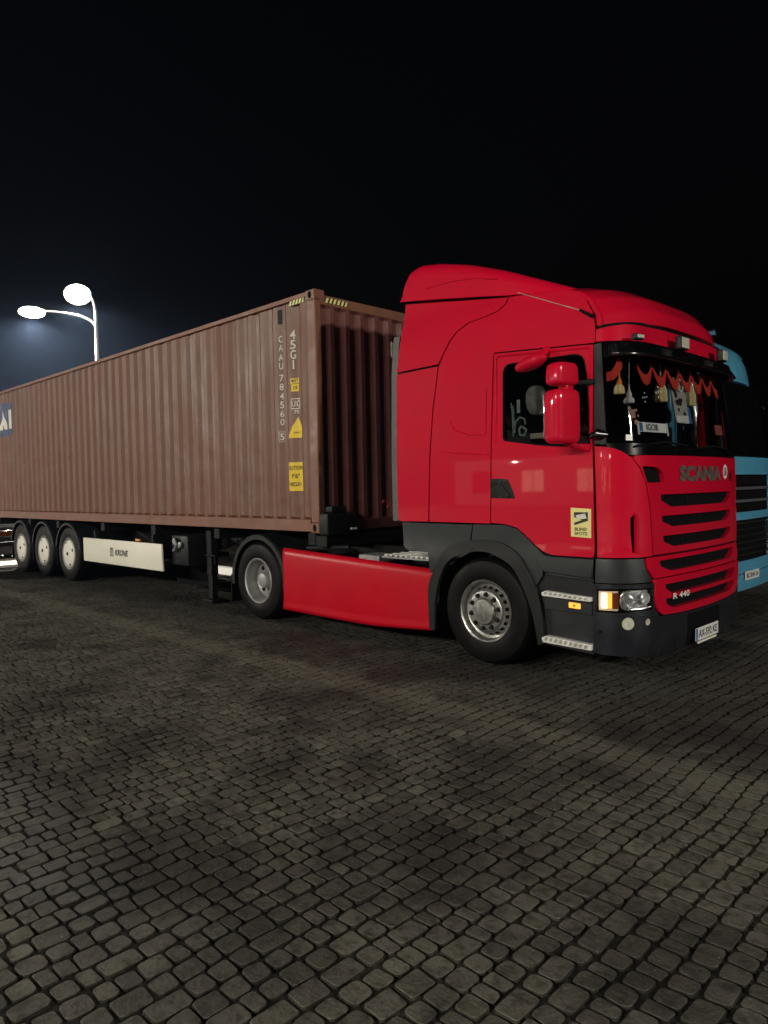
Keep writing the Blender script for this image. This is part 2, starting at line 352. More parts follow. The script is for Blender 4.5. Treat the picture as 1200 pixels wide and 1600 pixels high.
def S(s, z, off=0.):
    m = 1
    if s > SM: s = 2 * SM - s; m = -1
    x, y, a = half(s)
    if x > XS: x = XS + (x - XS) * interp(KT, z)
    y *= 1 - interp(IT, z) / HW
    return (x + off * math.sin(a), CY + m * (y - off * math.cos(a)), z)
def SB(s, z, off=0.):
    p = S(s, z, off); return (p[0] - .65, p[1] + 3.18, p[2])
def skin(pts, surf=S, holes=(), off=0., thick=.02, ds=.05, dz=.09):
    bm = nb(); es = []
    for lp in [pts] + list(holes):
        vs = [bm.verts.new((a, b_, off)) for a, b_ in lp]
        es += [bm.edges.new((vs[i], vs[(i + 1) % len(vs)])) for i in range(len(vs))]
    bmesh.ops.triangle_fill(bm, use_beauty=True, use_dissolve=False, edges=es)
    ss = [v.co.x for v in bm.verts]; zs = [v.co.y for v in bm.verts]; s0, s1, z0, z1 = min(ss), max(ss), min(zs), max(zs)
    cs = []; k = math.ceil((XS - .02) / ds) * ds
    while k < 2 * SM - XS + .05:
        if s0 < k < s1: cs.append(k)
        k += ds
    cutx(bm, cs, 0); cutx(bm, [z0 + dz * i for i in range(1, int((z1 - z0) / dz) + 1) if z0 + dz * i < z1 - .01], 1)
    if thick:
        be = [e for e in bm.edges if len(e.link_faces) == 1]
        r = bmesh.ops.extrude_edge_only(bm, edges=be)
        for v in [g for g in r['geom'] if isinstance(g, bmesh.types.BMVert)]: v.co.z = off - thick
    top = [f for f in bm.faces if all(abs(v.co.z - off) < 1e-6 for v in f.verts)][0]; c = top.calc_center_median()
    for v in bm.verts: v.co = V(surf(v.co.x, v.co.y, v.co.z))
    bmesh.ops.recalc_face_normals(bm, faces=bm.faces[:]); bm.normal_update()
    n = V(surf(c.x, c.y, .05)) - V(surf(c.x, c.y, 0))
    if top.normal.dot(n) < 0: bmesh.ops.reverse_faces(bm, faces=bm.faces[:])
    return bm
def mir(pts): return [(2 * SM - a, b_) for a, b_ in pts][::-1]
def sym(left): return left + [(2 * SM - a, b_) for a, b_ in left][::-1]
def panel(name, pts, m, parent, surf=S, bevel=.004, label=None, twin=False, **k):
    o = link(name, skin(pts, surf, **k), parent, m, bevel=bevel, label=label)
    if twin: link(name, skin(mir(pts), surf, **{**k, 'holes': [mir(h) for h in k.get('holes', ())]}), parent, m, bevel=bevel)
    return o
def skin_text(name, txt, s, z, w, h, m, parent, surf=S, off=.003, bold=.02, **k):
    bm = fit_glyphs(txt, w, h, bold); cutx(bm, [i * .05 for i in range(-30, 30)]); return link(name, mapbm(bm, lambda a, b_: surf(s + a, z + b_, off)), parent, m, **k)
#@@GROUND
# ================================================================== ground
ground = link('ground', gridm(lambda u, v: (-150 + 300 * u, -150 + 300 * v, -.016), 4, 4), None, ground_mat(), kind='structure')
bed = nb(); bed.faces.new([bed.verts.new(p) for p in ((9.2, -7.8, -.010), (9.2, 11, -.010), (-12.4, 11, -.010), (-12.4, -7.8, -.010))])
pave = link('pavement', bed, None, BED, kind='structure')
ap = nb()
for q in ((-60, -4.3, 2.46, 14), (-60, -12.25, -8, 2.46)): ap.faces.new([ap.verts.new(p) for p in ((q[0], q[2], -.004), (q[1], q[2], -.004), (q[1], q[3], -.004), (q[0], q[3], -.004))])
link('lamplit_ground_sheet', ap, None, mat('lamplit_ground_colour', (.62, .60, .55), .8, var=.15, scale=.8, dirt=.4, dirt_c=(.42, .40, .36), bump=.2, bscale=15), kind='structure')  # pale colour brightens this ground to imitate lamp glare
F2 = V((_F.x, _F.y)).normalized(); R2 = V((F2.y, -F2.x))
def vis(x, y):
    d = V((x - CAMP.x, y - CAMP.y)); D = d.dot(F2); l = d.dot(R2)
    return D, l
def stone_bm(bm, w, h, rng, x=0, y=0, rot=0, top=0., dep=.03):
    """one sett: rounded outline, chamfered shoulder, slightly tilted top"""
    r = min(w, h) * rng.uniform(.12, .27); hw, hh = w / 2, h / 2
    P = []
    for sx, sy in ((1, 1), (-1, 1), (-1, -1), (1, -1)):
        jx, jy = rng.uniform(-.004, .004), rng.uniform(-.004, .004)
        cx, cyy = sx * hw + jx, sy * hh + jy
        a = (cx - sx * r, cyy); b_ = (cx - sx * r * .3, cyy - sy * r * .3); c = (cx, cyy - sy * r)
        P += [a, b_, c] if sx * sy < 0 else [c, b_, a]
    P = P[0:3] + P[3:6] + P[6:9] + P[9:12]
    ca, sa = math.cos(rot), math.sin(rot); tx, ty = rng.uniform(-.05, .05), rng.uniform(-.05, .05)
    def ring(k, z): return [bm.verts.new((x + (a * ca - b_ * sa) * k, y + (a * sa + b_ * ca) * k, z + (a * tx + b_ * ty if z > -.02 else 0))) for a, b_ in P]
    r0 = ring(1, top - dep); r1 = ring(1, top - .008); r2 = ring(.950, top - .0022); r3 = ring(.915, top)
    n = 12
    for A_, B_ in ((r0, r1), (r1, r2), (r2, r3)):
        for i in range(n):
            f = bm.faces.new((A_[i], A_[(i + 1) % n], B_[(i + 1) % n], B_[i])); f.material_index = 0 if B_ is r3 else 1      # grimy shoulders and sides
    bm.faces.new(r3)
rng = random.Random(5)
stones = []
PITCH = .108
nx0, nx1 = int(-12.2 / PITCH), int(9.0 / PITCH)
for i in range(nx0, nx1):
    y = -7.6 + rng.uniform(0, .15); last = None
    while y < 10.8:
        w = rng.choice((.070, .095, .095, .112, .140, .158)) if i % 3 else rng.choice((.070, .082, .095, .112))
        xc = i * PITCH + .022 * math.sin(y * 1.9 + .7 * math.sin(i * .11)) + .010 * math.sin(y * 6.1 + i * .4)
        D, l = vis(xc, y + w / 2)
        if D > 1.3 and abs(l) < .60 * D + 1.4 and D < 14.5:
            stones.append((D * D * .9 + l * l * .1 if abs(l) < .54 * D and D > 1.95 else 1e6 + D, xc, y + w / 2, w))
        y += w
stones = [q for q in stones if not (q[1] < -4.0 and q[2] > 2.40)]
stones.sort()
variants = {}
for w in (.070, .082, .095, .112, .140, .158):
    for k in range(4):
        bm = nb(); stone_bm(bm, PITCH - .0100, w - .0100, rng); me = bpy.data.meshes.new('paving_stone'); bm.to_mesh(me); bm.free(); finish(me, 9); me.materials.append(STONE); me.materials.append(BED); variants[(w, k)] = me
for n, (D, x, y, w) in enumerate(stones[:300]):
    o = bpy.data.objects.new('paving_stone', variants[(w, rng.randrange(4))]); col.objects.link(o); o.parent = pave
    o.location = (x, y, rng.uniform(-.003, .002)); o.rotation_euler.z = rng.uniform(-.035, .035)
rest = nb()
for D, x, y, w in stones[300:]: stone_bm(rest, PITCH - .0100, w - .0100, rng, x, y, rng.uniform(-.035, .035), rng.uniform(-.003, .002))
o = link('paving_stones', rest, pave, (STONE, BED), smooth=9, kind='stuff')
# ================================================================== street lamps
def lamp_post(loc, ang, power, label, H=8.3, warm=(1, .93, .81), heads=((-2.0, 0), (2.0, 0)), lens=HEADG, r=.35, big=1., cut=0):
    """tapered pole, curved arms to the heads; heads are (dx, dy, dz) from the pole top"""
    X, Y = loc; t = root('street_lamp', (X, Y, 0), label, 'street lamp', 'double headed lamp posts of the truck park')
    b = nb(); tube(b, [(X, Y, 0), (X, Y, 1.0), (X, Y, H - .9), (X, Y, H - .55)], [.11, .085, .055, .05], 14); link('pole', b, t, POLE)
    b = nb(); tube(b, [(X, Y, 0), (X, Y, .35), (X, Y, .36)], [.17, .17, .10], 14); link('pole_base', b, t, POLE, bevel=.01)
    for hx, hy, hz in heads:
        e = V((X + hx, Y + hy, H + hz)); s = V((X, Y, H - .6 if hz > -.2 else H - 1.0)); d = (e - s); hd = V((hx, hy, 0)).normalized()
        pts = [s]; c1 = s + V((0, 0, d.z * .75)); 
        for k in range(1, 9):
            u = k / 8; pts.append((1 - u) ** 2 * s + 2 * u * (1 - u) * c1 + u * u * (e - hd * .25))
        b = nb(); tube(b, pts, [.045 - .002 * k for k in range(len(pts))], 10); link('arm', b, t, POLE)
        # head: a flat rounded shell with a glowing bowl, enlarged to imitate glare if big
        side = V((-hd.y, hd.x, 0)); M = Matrix(((hd.x, side.x, 0, e.x), (hd.y, side.y, 0, e.y), (0, 0, 1, e.z), (0, 0, 0, 1)))
        b = nb(); bmesh.ops.create_uvsphere(b, u_segments=20, v_segments=10, radius=1); 
        for v in b.verts:
            v.co = V((v.co.x * .46 + .1, v.co.y * .20, max(v.co.z, -.15) * .11))
        b.transform(M); h = link('lamp_head', b, t, POLE)
        b = nb(); bmesh.ops.create_uvsphere(b, u_segments=20, v_segments=10, radius=1)
        for v in b.verts: v.co = V((v.co.x * (.36 if big == 1 else .44 if hz > 0 else .42) + .12, v.co.y * (.21 if big == 1 else .42), v.co.z * (.10 if big == 1 else .33 if hz > 0 else .17) - .05))
        b.transform(M); link('glow_bowl', b, h, lens)
        ld = bpy.data.lights.new('bulb', 'SPOT' if cut else 'POINT')
        if cut: ld.spot_size = math.radians(2 * cut); ld.spot_blend = .42
        ld.energy = power; ld.color = warm; ld.shadow_soft_size = r
        lo = bpy.data.objects.new('bulb', ld); col.objects.link(lo); lo.location = e + V((.1 * hd.x, .1 * hd.y, -.36)); 
    return t
lamp_post((-18.15, 5.30), 0, BACK, 'double headed lamp post glowing behind the brown container', H=8.35, warm=(1, .95, .84), heads=((-.44, -.31, .30), (-1.59, -1.44, -.28)), r=.2, big=1.55, cut=84)
lamp_post((31.0, -1.2), 0, KEY_FRONT, 'double headed lamp post far ahead of the red truck', H=9.6, heads=((-1.3, .5, 0), (1.3, -.5, 0)))
lamp_post((1.0, -25.0), 0, KEY_SIDE * .85, 'double headed lamp post across the yard facing the container side', H=9.6, heads=((-1.8, .3, 0), (1.8, .3, 0)))
lamp_post((-34.0, -27.0), 0, KEY_SIDE * 1.9, 'double headed lamp post across the yard facing the trailer wheels', H=9.6, heads=((-1.8, .3, 0), (1.8, .3, 0)))
lamp_post((8.5, -27.0), 0, KEY_SIDE * .8, 'double headed lamp post across the yard ahead of the red truck', H=9.6, heads=((-1.8, .3, 0), (1.8, .3, 0)))
# service building across the yard, whose lit windows show in the paint
sb = root('service_building', (-8, -44, 0), 'low service building with lit windows across the yard', 'building')
WALLM = mat('rendered_wall', (.22, .21, .19), .9, var=.1, scale=1); WING = emit('lit_window_glass', (1, .86, .62), .7)
link('wall', bx(-34, 22, -50, -44, 0, 4.6), sb, WALLM); link('roof', bx(-34.6, 22.6, -50.6, -43.3, 4.6, 4.9), sb, GREYM, bevel=.02)
HIGHLIGHTG = emit('highlight_lamp_glow', (1, .93, .80), 90)
for k, x in enumerate((-27.5, -17.0, -9.5, .5, 8.5, 17.5)):  # unseen wall lamps, added for dot highlights on the cab paint
    fl_ = link('added_highlight_lamp', rr_box(x - .28, x + .28, -43.98, -43.80, 3.55 + .25 * (k % 2), 3.95 + .25 * (k % 2), .03, 2), sb, GREYM)
    link('lamp_glass', bx(x - .2, x + .2, -43.80, -43.79, 3.62 + .25 * (k % 2), 3.88 + .25 * (k % 2)), fl_, HIGHLIGHTG)
for k in range(11):
    x = -32 + k * 5
    if k == 5:
        d_ = link('door', bx(x, x + 1.3, -43.98, -43.93, 0, 2.3), sb, GREYM); link('handle', bx(x + .1, x + .14, -43.93, -43.86, 1.0, 1.2), d_, CHROME); continue
    w_ = link('window', bx(x, x + 2.2, -43.99, -43.95, 1.0, 2.9), sb, GREYM); link('pane', bx(x + .08, x + 1.05, -43.95, -43.94, 1.08, 2.82), w_, WING if k % 3 else BLACK); link('pane', bx(x + 1.15, x + 2.12, -43.95, -43.94, 1.08, 2.82), w_, WING if k % 3 else BLACK)
#@@CONTAINER
# ================================================================== container
ZB = 1.171; ZT = ZB + 2.896; CL = 12.192; CW = 2.438
ct = root('shipping_container', (-6.1, CY, ZB), 'long rust brown corrugated shipping container riding on the trailer', 'shipping container')
def corr(x, pitch=.278, dep=.036):
    t = (x % pitch) / pitch
    return dep * (0 if t < .25 else (t - .25) / .25 if t < .5 else 1 if t < .75 else 1 - (t - .75) / .25)
def corr_xs(x0, x1, pitch=.278):
    out = [x0]; k = math.floor(x0 / pitch * 4) + 1
    while k * pitch / 4 < x1 - 1e-4: out.append(k * pitch / 4); k += 1
    return [x for i, x in enumerate(out) if i == 0 or x - out[i - 1] > 1e-4] + [x1]
def side_sheet(y, sgn):
    bm = nb(); xs = corr_xs(-CL + .15, -.15); zs = [ZB + .16, ZB + .19, 2.0, 2.8, 3.5, ZT - .085, ZT - .06]
    g = [[bm.verts.new((x, y + sgn * ((corr(x) if 0 < j < len(zs) - 1 else .036) + .010), z)) for j, z in enumerate(zs)] for x in xs]
    for a, b_ in zip(g, g[1:]):
        for j in range(len(zs) - 1): bm.faces.new((a[j], b_[j], b_[j + 1], a[j + 1]))
    bmesh.ops.recalc_face_normals(bm, faces=bm.faces[:])
    return bm
link('side_panel', side_sheet(0, 1), ct, CONT, smooth=20); link('side_panel', side_sheet(CW, -1), ct, CONT, smooth=20)
def end_sheet():
    bm = nb(); ys = corr_xs(.10, CW - .10, .25); zs = [ZB + .14, ZB + .17, 2.5, ZT - .20, ZT - .17]
    g = [[bm.verts.new((-.012 - (corr(y, .25, .045) if 0 < j < len(zs) - 1 else 0), y, z)) for j, z in enumerate(zs)] for y in ys]
    for a, b_ in zip(g, g[1:]):
        for j in range(len(zs) - 1): bm.faces.new((a[j], b_[j], b_[j + 1], a[j + 1]))
    return bm
link('end_panel', end_sheet(), ct, CONT_END_SHADE, smooth=20)
b = bx(-.055, -.004, .10, CW - .10, ZT - .17, ZT - .055); link('header', b, ct, CONT_RAIL, bevel=.004)
b = bx(-.10, -.004, .10, CW - .10, ZB + .01, ZB + .14); link('front_sill', b, ct, CONT_END_SHADE, bevel=.006)
for y0, y1 in ((0.004, .055), (CW - .055, CW - .004)):
    link('bottom_rail', bx(-CL + .17, -.17, y0, y1, ZB + .012, ZB + .162), ct, CONT_RAIL, bevel=.006)
    link('top_rail', bx(-CL + .17, -.17, y0, y1, ZT - .065, ZT - .008), ct, CONT_RAIL, bevel=.006)
for x0, x1 in ((-.155, -.002), (-CL + .002, -CL + .155)):
    for y0, y1 in ((.002, .10), (CW - .10, CW - .002)):
        link('corner_post', bx(x0, x1, y0, y1, ZB + .12, ZT - .12), ct, CONT_RAIL if x0 > -1 else CONT, bevel=.012, seg=3)
cast = None
def casting():
    b = bx(-.178, 0, 0, .162, 0, .118)
    bmesh.ops.bevel(b, geom=b.edges[:], offset=.010, segments=2, affect='EDGES')
    return b
hole = nb()
for z0 in (ZB, ZT - .118):
    for xo in (0, -CL + .178):
        for yo in (0, CW - .162):
            b = casting(); b.transform(Matrix.Translation((xo, yo, z0)))
            c = link('corner_casting', b, ct, CONT_RAIL)
            ys = yo - .002 if yo == 0 else yo + .164
            e = nb(); pts = [(.032 * math.cos(t) * (1) , .045 * math.sin(t)) for t in [2 * PI * k / 14 for k in range(14)]]
            prism(e, [(xo - .089 + p, z0 + .059 + q) for p, q in pts], ys - .001, ys + .001); link('casting_hole', e, c, DARK)
link('roof_sheet', gridm(lambda u, v: (-CL + .1 + (CL - .2) * u, .05 + (CW - .1) * v, ZT - .02 + .006 * math.sin(u * 180)), 120, 2), ct, CONT)
link('floor_pan', bx(-CL + .1, -.1, .06, CW - .06, ZB + .03, ZB + .15), ct, CHASSIS)
for k in range(2):
    y0 = .10 + k * (CW / 2 - .098); d = link('door', bx(-CL - .0, -CL + .05, y0, y0 + CW / 2 - .104, ZB + .13, ZT - .13), ct, CONT, bevel=.005)
    for j in (.3, .8):
        b = nb(); tube(b, [(-CL - .03, y0 + j, ZB + .05), (-CL - .03, y0 + j, ZT - .05)], .017, 8); link('lock_rod', b, d, CHROME)
# small punched lashing marks under the top rail
for k in range(26):
    x = -.9 - k * .417
    link('rail_slot', bx(x, x + .09, .0015, .010, ZT - .072, ZT - .066), ct, SEAL)
# --- lettering and stickers on the side
def side_y(x): return corr(x) + .010
def on_side(bm, x0, z0, off=.004, m=WPRINT, name='lettering', par=ct, cut=True):
    if cut:
        ks = [k * .278 / 4 - x0 for k in range(int(-CL / .0695) - 1, 1)]
        xs = [v.co.x for v in bm.verts]; cutx(bm, [k for k in ks if min(xs) < k < max(xs)])
    return link(name, mapbm(bm, lambda a, b_: (x0 + a, side_y(x0 + a) - off, z0 + b_)), par, m)
num = 'CAAU784560'; z = 3.585
for i, ch in enumerate(num):
    on_side(fit_glyphs(ch, .052 if ch != '1' else .02, .084, .010), -.715 - .0 * i, (3.585, 3.475, 3.36, 3.25, 3.10, 2.99, 2.875, 2.765, 2.655, 2.55)[i])
b = on_side(fit_glyphs('5', .052, .084, .010), -.722, 2.365)
b = nb()
for a0, a1, c0, c1 in ((-.042, .042, .060, .065), (-.042, .042, -.065, -.060), (-.042, -.037, -.060, .060), (.037, .042, -.060, .060)):
    vs = [b.verts.new(p) for p in ((a0, c0, 0), (a1, c0, 0), (a1, c1, 0), (a0, c1, 0))]; b.faces.new(vs)
on_side(b, -.722, 2.365, name='number_frame')
z = 3.60
for ch in '45G1': on_side(fit_glyphs(ch, .066 if ch != '1' else .018, .11, .012), -.455, z); z -= .122
def rect(w, h): return flat_poly([(-w / 2, -h / 2), (w / 2, -h / 2), (w / 2, h / 2), (-w / 2, h / 2)])
on_side(rect(.125, .065), -.440, 3.035, m=YEL, name='sticker'); on_side(rect(.105, .09), -.435, 2.950, m=YEL, name='sticker')
on_side(fit_glyphs('40T', .10, .04, .01), -.440, 3.035, .007, BLKP); on_side(fit_glyphs('19', .05, .05, .01), -.435, 2.95, .007, BLKP)
b = nb()
for a0, a1, c0, c1 in ((-.065, .065, .055, .065), (-.065, .065, -.065, -.055), (-.065, -.055, -.055, .055), (.055, .065, -.055, .055)):
    b.faces.new([b.verts.new(p) for p in ((a0, c0, 0), (a1, c0, 0), (a1, c1, 0), (a0, c1, 0))])
on_side(b, -.435, 2.755, name='print_frame'); on_side(fit_glyphs('UIC', .10, .075, .01), -.435, 2.755); on_side(fit_glyphs('70', .07, .045, .01), -.425, 2.655)
on_side(flat_poly([(-.135, -.12), (.115, -.12), (.115, .0), (.035, .14)]), -.445, 2.455, m=YEL, name='warning_triangle'); on_side(fit_glyphs('DANGER', .10, .02), -.42, 2.40, .007, BLKP)
on_side(rect(.285, .355), -.475, 1.858, m=YEL, name='height_sticker')
on_side(fit_glyphs('CAUTION', .255, .055, .01), -.475, 1.965, .007, BLKP); on_side(fit_glyphs("9'6''", .12, .060, .01), -.46, 1.865, .007, BLKP); on_side(fit_glyphs('HIGH', .19, .055, .01), -.475, 1.765, .007, BLKP)
on_side(rect(1.35, .74), -11.19, 3.40, .003, NAVY, 'logo_field'); [on_side(fit_glyphs(c_, w_, .42, .06), x_, 3.39, .006, WPRINT, 'logo_letter') for c_, w_, x_ in (('C', .42, -11.66), ('A', .46, -11.14), ('I', .15, -10.68))]
# black and yellow stripes on the top rail and the header
def stripes(fn, L, h):
    o = link('stripe_band', mapbm(rect(L, h), lambda a, b_: fn(a, b_, 0)), ct, BLKP); k = 0
    x = -L / 2
    while x < L / 2 - .035:
        link('stripe', mapbm(flat_poly([(x, -h / 2), (x + .035, -h / 2), (min(x + .062, L / 2), h / 2), (min(x + .027, L / 2), h / 2)]), lambda a, b_: fn(a, b_, .0015)), o, YELP); x += .062
stripes(lambda a, b_, o: (-.345 + a, .002 - o, ZT - .095 + b_ * 1), .29, .055)
stripes(lambda a, b_, o: (.0005 + o, .345 + a, ZT - .110 + b_), .36, .06)
on = link('shadow_slot', mapbm(flat_poly(rnd([(-.03, -.09), (.03, -.09), (.03, .09), (-.03, .09)], .02)), lambda a, b_: (-.715 + a, side_y(-.715 + a) - .003, 3.86 + b_)), ct, CHASSIS)
link('pale_rectangle', bx(-.004, .006, 1.28, 1.36, 3.40, 3.60), ct, WPRINT)  # small pale rectangle on the container front
#@@TRAILER
# ================================================================== trailer
tr = root('semi_trailer', (-7.5, CY, 0), 'three axle skeletal trailer with white side guard carrying the brown container', 'semi trailer')
for y in (.72, CW - .86):
    b = prism(nb(), [(-11.95, ZB - .06), (-11.95, ZB - .38), (-3.4, ZB - .42), (-2.6, ZB - .20), (-.35, ZB - .17), (-.35, ZB - .02), (-2.6, ZB - .02), (-11.95, ZB - .02)], y, y + .14); link('main_beam', b, tr, CHASSIS, bevel=.01)
for x in (-11.9, -9.9, -8.3, -6.2, -4.3, -2.4, -.25):
    link('cross_member', bx(x - .07, x + .07, .08, CW - .08, ZB - .16, ZB - .006), tr, CHASSIS, bevel=.008)
b = link('front_bolster', rr_box(.015, .17, -.02, .34, ZB - .02, ZB + .24, .02), tr, GREYM); link('front_bolster', rr_box(.015, .17, CW - .34, CW + .02, ZB - .02, ZB + .24, .02), tr, GREYM)
link('bolster_beam', bx(-.10, .10, .02, CW - .02, ZB - .17, ZB - .03), tr, CHASSIS, bevel=.01)
link('bolster_cap', rr_box(.03, .16, .06, .30, ZB + .245, ZB + .32, .015), tr, GREYM)
b = bx(.175, .185, .34, .44, ZB + .03, ZB + .055); link('front_reflector', b, tr, PLATEW)
# wheels
def tyre_prof(R_, w, rim): return [(rim, .0), (rim + .02, -.015), (rim + .05, -.022), (R_ - .10, -.030), (R_ - .035, -.012), (R_ - .010, .012), (R_, .035), (R_, w * .3), (R_ - .012, w * .3 + .004), (R_ - .012, w * .3 + .014), (R_, w * .3 + .018), (R_, w * .5 - .008), (R_ - .012, w * .5 - .004), (R_ - .012, w * .5 + .006), (R_, w * .5 + .01), (R_, w * .7), (R_ - .012, w * .7 + .004), (R_ - .012, w * .7 + .014), (R_, w * .7 + .018), (R_, w - .035), (R_ - .035, w + .012), (R_ - .1, w + .02), (rim, w)]
def tyre(parent, c, R_, w, rim):
    b = nb(); lathe_y(b, tyre_prof(R_, w, rim), c, 56); t = link('tyre', b, parent, RUBBER, smooth=28)
    return t
def trailer_wheel(x):
    c = (x, .03, .535); w = root('wheel', c, None, None, parent=tr)
    tyre(w, c, .535, .36, .295)
    b = nb(); lathe_y(b, [(.300, .0), (.312, -.012), (.300, -.022), (.280, -.012), (.262, .02), (.25, .10), (.05, .12)], c, 40); link('rim', b, w, STEELW)
    b = nb(); lathe_y(b, [(.262, .004), (.258, -.018), (.20, -.034), (.06, -.040), (0, -.040)], c, 40); cv = link('wheel_cover', b, w, COVER)
    b = nb(); lathe_y(b, [(.038, -.037), (.034, -.048), (0, -.046)], c, 16); link('centre_hole', b, w, DARK)
    for k in range(4):
        a = PI / 4 * 0 + k * PI / 2 + .35; p = V((math.cos(a), 0, math.sin(a))); q = V((-p.z, 0, p.x)); o_ = V(c)
        b = nb(); b.faces.new([b.verts.new(o_ + p * r_ + q * t_ + V((0, yy, 0))) for r_, t_, yy in ((.205, -.018, -.0365), (.24, -.035, -.0270), (.24, .035, -.0270), (.205, .018, -.0365))]); link('cover_slot', b, w, DARK)
    return w
def arch(parent, name, x, zc, r, y0, y1, a0, a1, m, t=.03, n=18, lip=.05):
    """mudguard: bent strip over a wheel with a turned-down outer lip"""
    b = nb(); rows = []
    for k in range(n + 1):
        a = a0 + (a1 - a0) * k / n; ca, sa = math.cos(a), math.sin(a)
        rows.append([b.verts.new((x + rr_ * ca, yy, zc + rr_ * sa)) for rr_, yy in ((r - lip, y0), (r - .012, y0), (r, y0 + .015), (r, y1), (r - t * .4, y1), (r - t * .4, y0 + .012), (r - lip, y0 + .012))])
    for A_, B_ in zip(rows, rows[1:]):
        for j in range(7): b.faces.new((A_[j], A_[(j + 1) % 7], B_[(j + 1) % 7], B_[j]))
    b.faces.new(rows[0][::-1]); b.faces.new(rows[-1]); bmesh.ops.recalc_face_normals(b, faces=b.faces[:])
    return link(name, b, parent, m, smooth=30)
TX = (-7.621, -8.931, -10.241)
w0 = trailer_wheel(TX[0])
for i, x in enumerate(TX):
    if i: copy_tree(w0, (x - TX[0], 0, 0), tr)
    f = copy_tree(w0, (x - TX[0], CW - .42, 0), tr)
    arch(tr, 'mudguard', x, .535, .61, -.015, .42, math.radians(12), math.radians(168), GREYM); arch(tr, 'mudguard', x, .535, .61, CW - .42, CW + .01, math.radians(12), math.radians(168), GREYM)
    b = nb(); tube(b, [(x, .35, .535), (x, CW - .35, .535)], .075, 12); link('axle', b, tr, CHASSIS)
    link('mud_flap', bx(x - .63, x - .615, .02, .40, .28, .62), tr, RUBBER)
# white side guard
b = rr_box(-6.80, -3.83, -.035, .0, .452, .882, .012, 3); 
for v in b.verts:
    if v.co.x > -4.2 and v.co.z < .7: v.co.x += .03
g = link('side_guard', b, tr, WHITE)
for v in g.data.vertices: pass
link('lettering', mapbm(fit_glyphs('KRONE', .47, .105, .035), lambda a, b_: (-5.22 + a + b_ * .25, -.038, .672 + b_)), g, BLKP)
b = nb()
for a0, a1, c0, c1 in ((-.07, .07, -.075, -.058), (-.062, -.040, -.05, .06), (.040, .062, -.05, .06), (-.012, .012, -.05, .075), (-.062, .062, .05, .066)): b.faces.new([b.verts.new(p) for p in ((a0, c0, 0), (a1, c0, 0), (a1, c1, 0), (a0, c1, 0))])
for k in range(0): pass
link('emblem', mapbm(b, lambda a, b_: (-5.60 + a, -.038, .675 + b_)), g, BLKP)
link('side_guard', rr_box(-6.80, -3.83, CW, CW + .035, .452, .882, .012, 3), tr, WHITE)
for x in (-6.4, -4.2): link('guard_bracket', bx(x - .03, x + .03, .01, .7, .60, 1.02), tr, CHASSIS)
link('marker_lamp', bx(-4.72, -4.58, -.025, .0, .900, .935), tr, AMBER)
# landing legs
for y in (.30, CW - .42):
    l = link('landing_leg', bx(-3.06, -2.92, y, y + .12, .42, 1.12), tr, CHASSIS, bevel=.01)
    link('inner_leg', bx(-3.045, -2.935, y + .015, y + .105, .06, .42), l, CHASSIS, bevel=.006); link('foot', rr_box(-3.14, -2.84, y - .05, y + .17, .012, .06, .01, 2), l, CHASSIS)
b = nb(); tube(b, [(-2.9, .20, .74), (-2.65, .2, .74), (-2.65, .2, .62)], .015, 8); link('crank_handle', b, tr, CHASSIS)
link('storage_box', rr_box(-3.75, -3.25, .10, .62, .56, 1.02, .02, 2), tr, GREYM)
link('dark_cover_plate', bx(-4.6, -3.42, .64, .68, .16, 1.0), tr, DARK)  # dark plate added to hide the bright ground behind the trailer
for x, z_, r_ in ((-3.60, .93, .05), (-3.44, .88, .045)):
    b = nb(); lathe_y(b, [(r_, 0), (r_, -.03), (r_ * .6, -.035), (0, -.035)], (x, .09, z_), 16); link('valve', b, tr, STEELW)
b = nb(); tube(b, [(-3.58, .06, .97), (-3.54, .05, .95), (-3.50, .05, .88), (-3.56, .05, .80), (-3.62, .06, .79)], .022, 10); link('hose_hook', b, tr, STEELW)
b = nb(); tube(b, [(-2.5, .5, .98), (-2.42, .45, .75), (-2.36, .42, .40), (-2.34, .40, .16)], .012, 8); link('hanging_hose', b, tr, RUBBER)
link('spare_wheel_carrier', bx(-6.5, -4.3, .9, 1.5, .55, .62), tr, CHASSIS)
b = nb(); lathe_y(b, [(.0, 0), (.46, 0), (.5, .05), (.5, .25), (.46, .3), (0, .3)], (0, 0, 0), 30); b.transform(Matrix.Translation((-5.4, 1.2, .92)) @ Matrix.Rotation(PI / 2, 4, 'X')); link('spare_tyre', b, tr, RUBBER)
link('rear_bumper', rr_box(-12.16, -12.06, .06, CW - .06, .45, .57, .012, 2), tr, CHASSIS)
for y in (.08, CW - .50): link('tail_lamp', rr_box(-12.18, -12.08, y, y + .42, .70, .84, .01, 2), tr, AMBERD)
for y in (.55, CW - .65): link('bumper_arm', bx(-12.08, -11.9, y, y + .1, .5, 1.1), tr, CHASSIS)
#@@TRUCK
# ================================================================== red tractor truck
tk = root('truck_tractor', (1.2, CY, 0), 'red tractor truck with high roof cab coupled to the container trailer', 'truck')
XF, XR = 2.467, -1.233
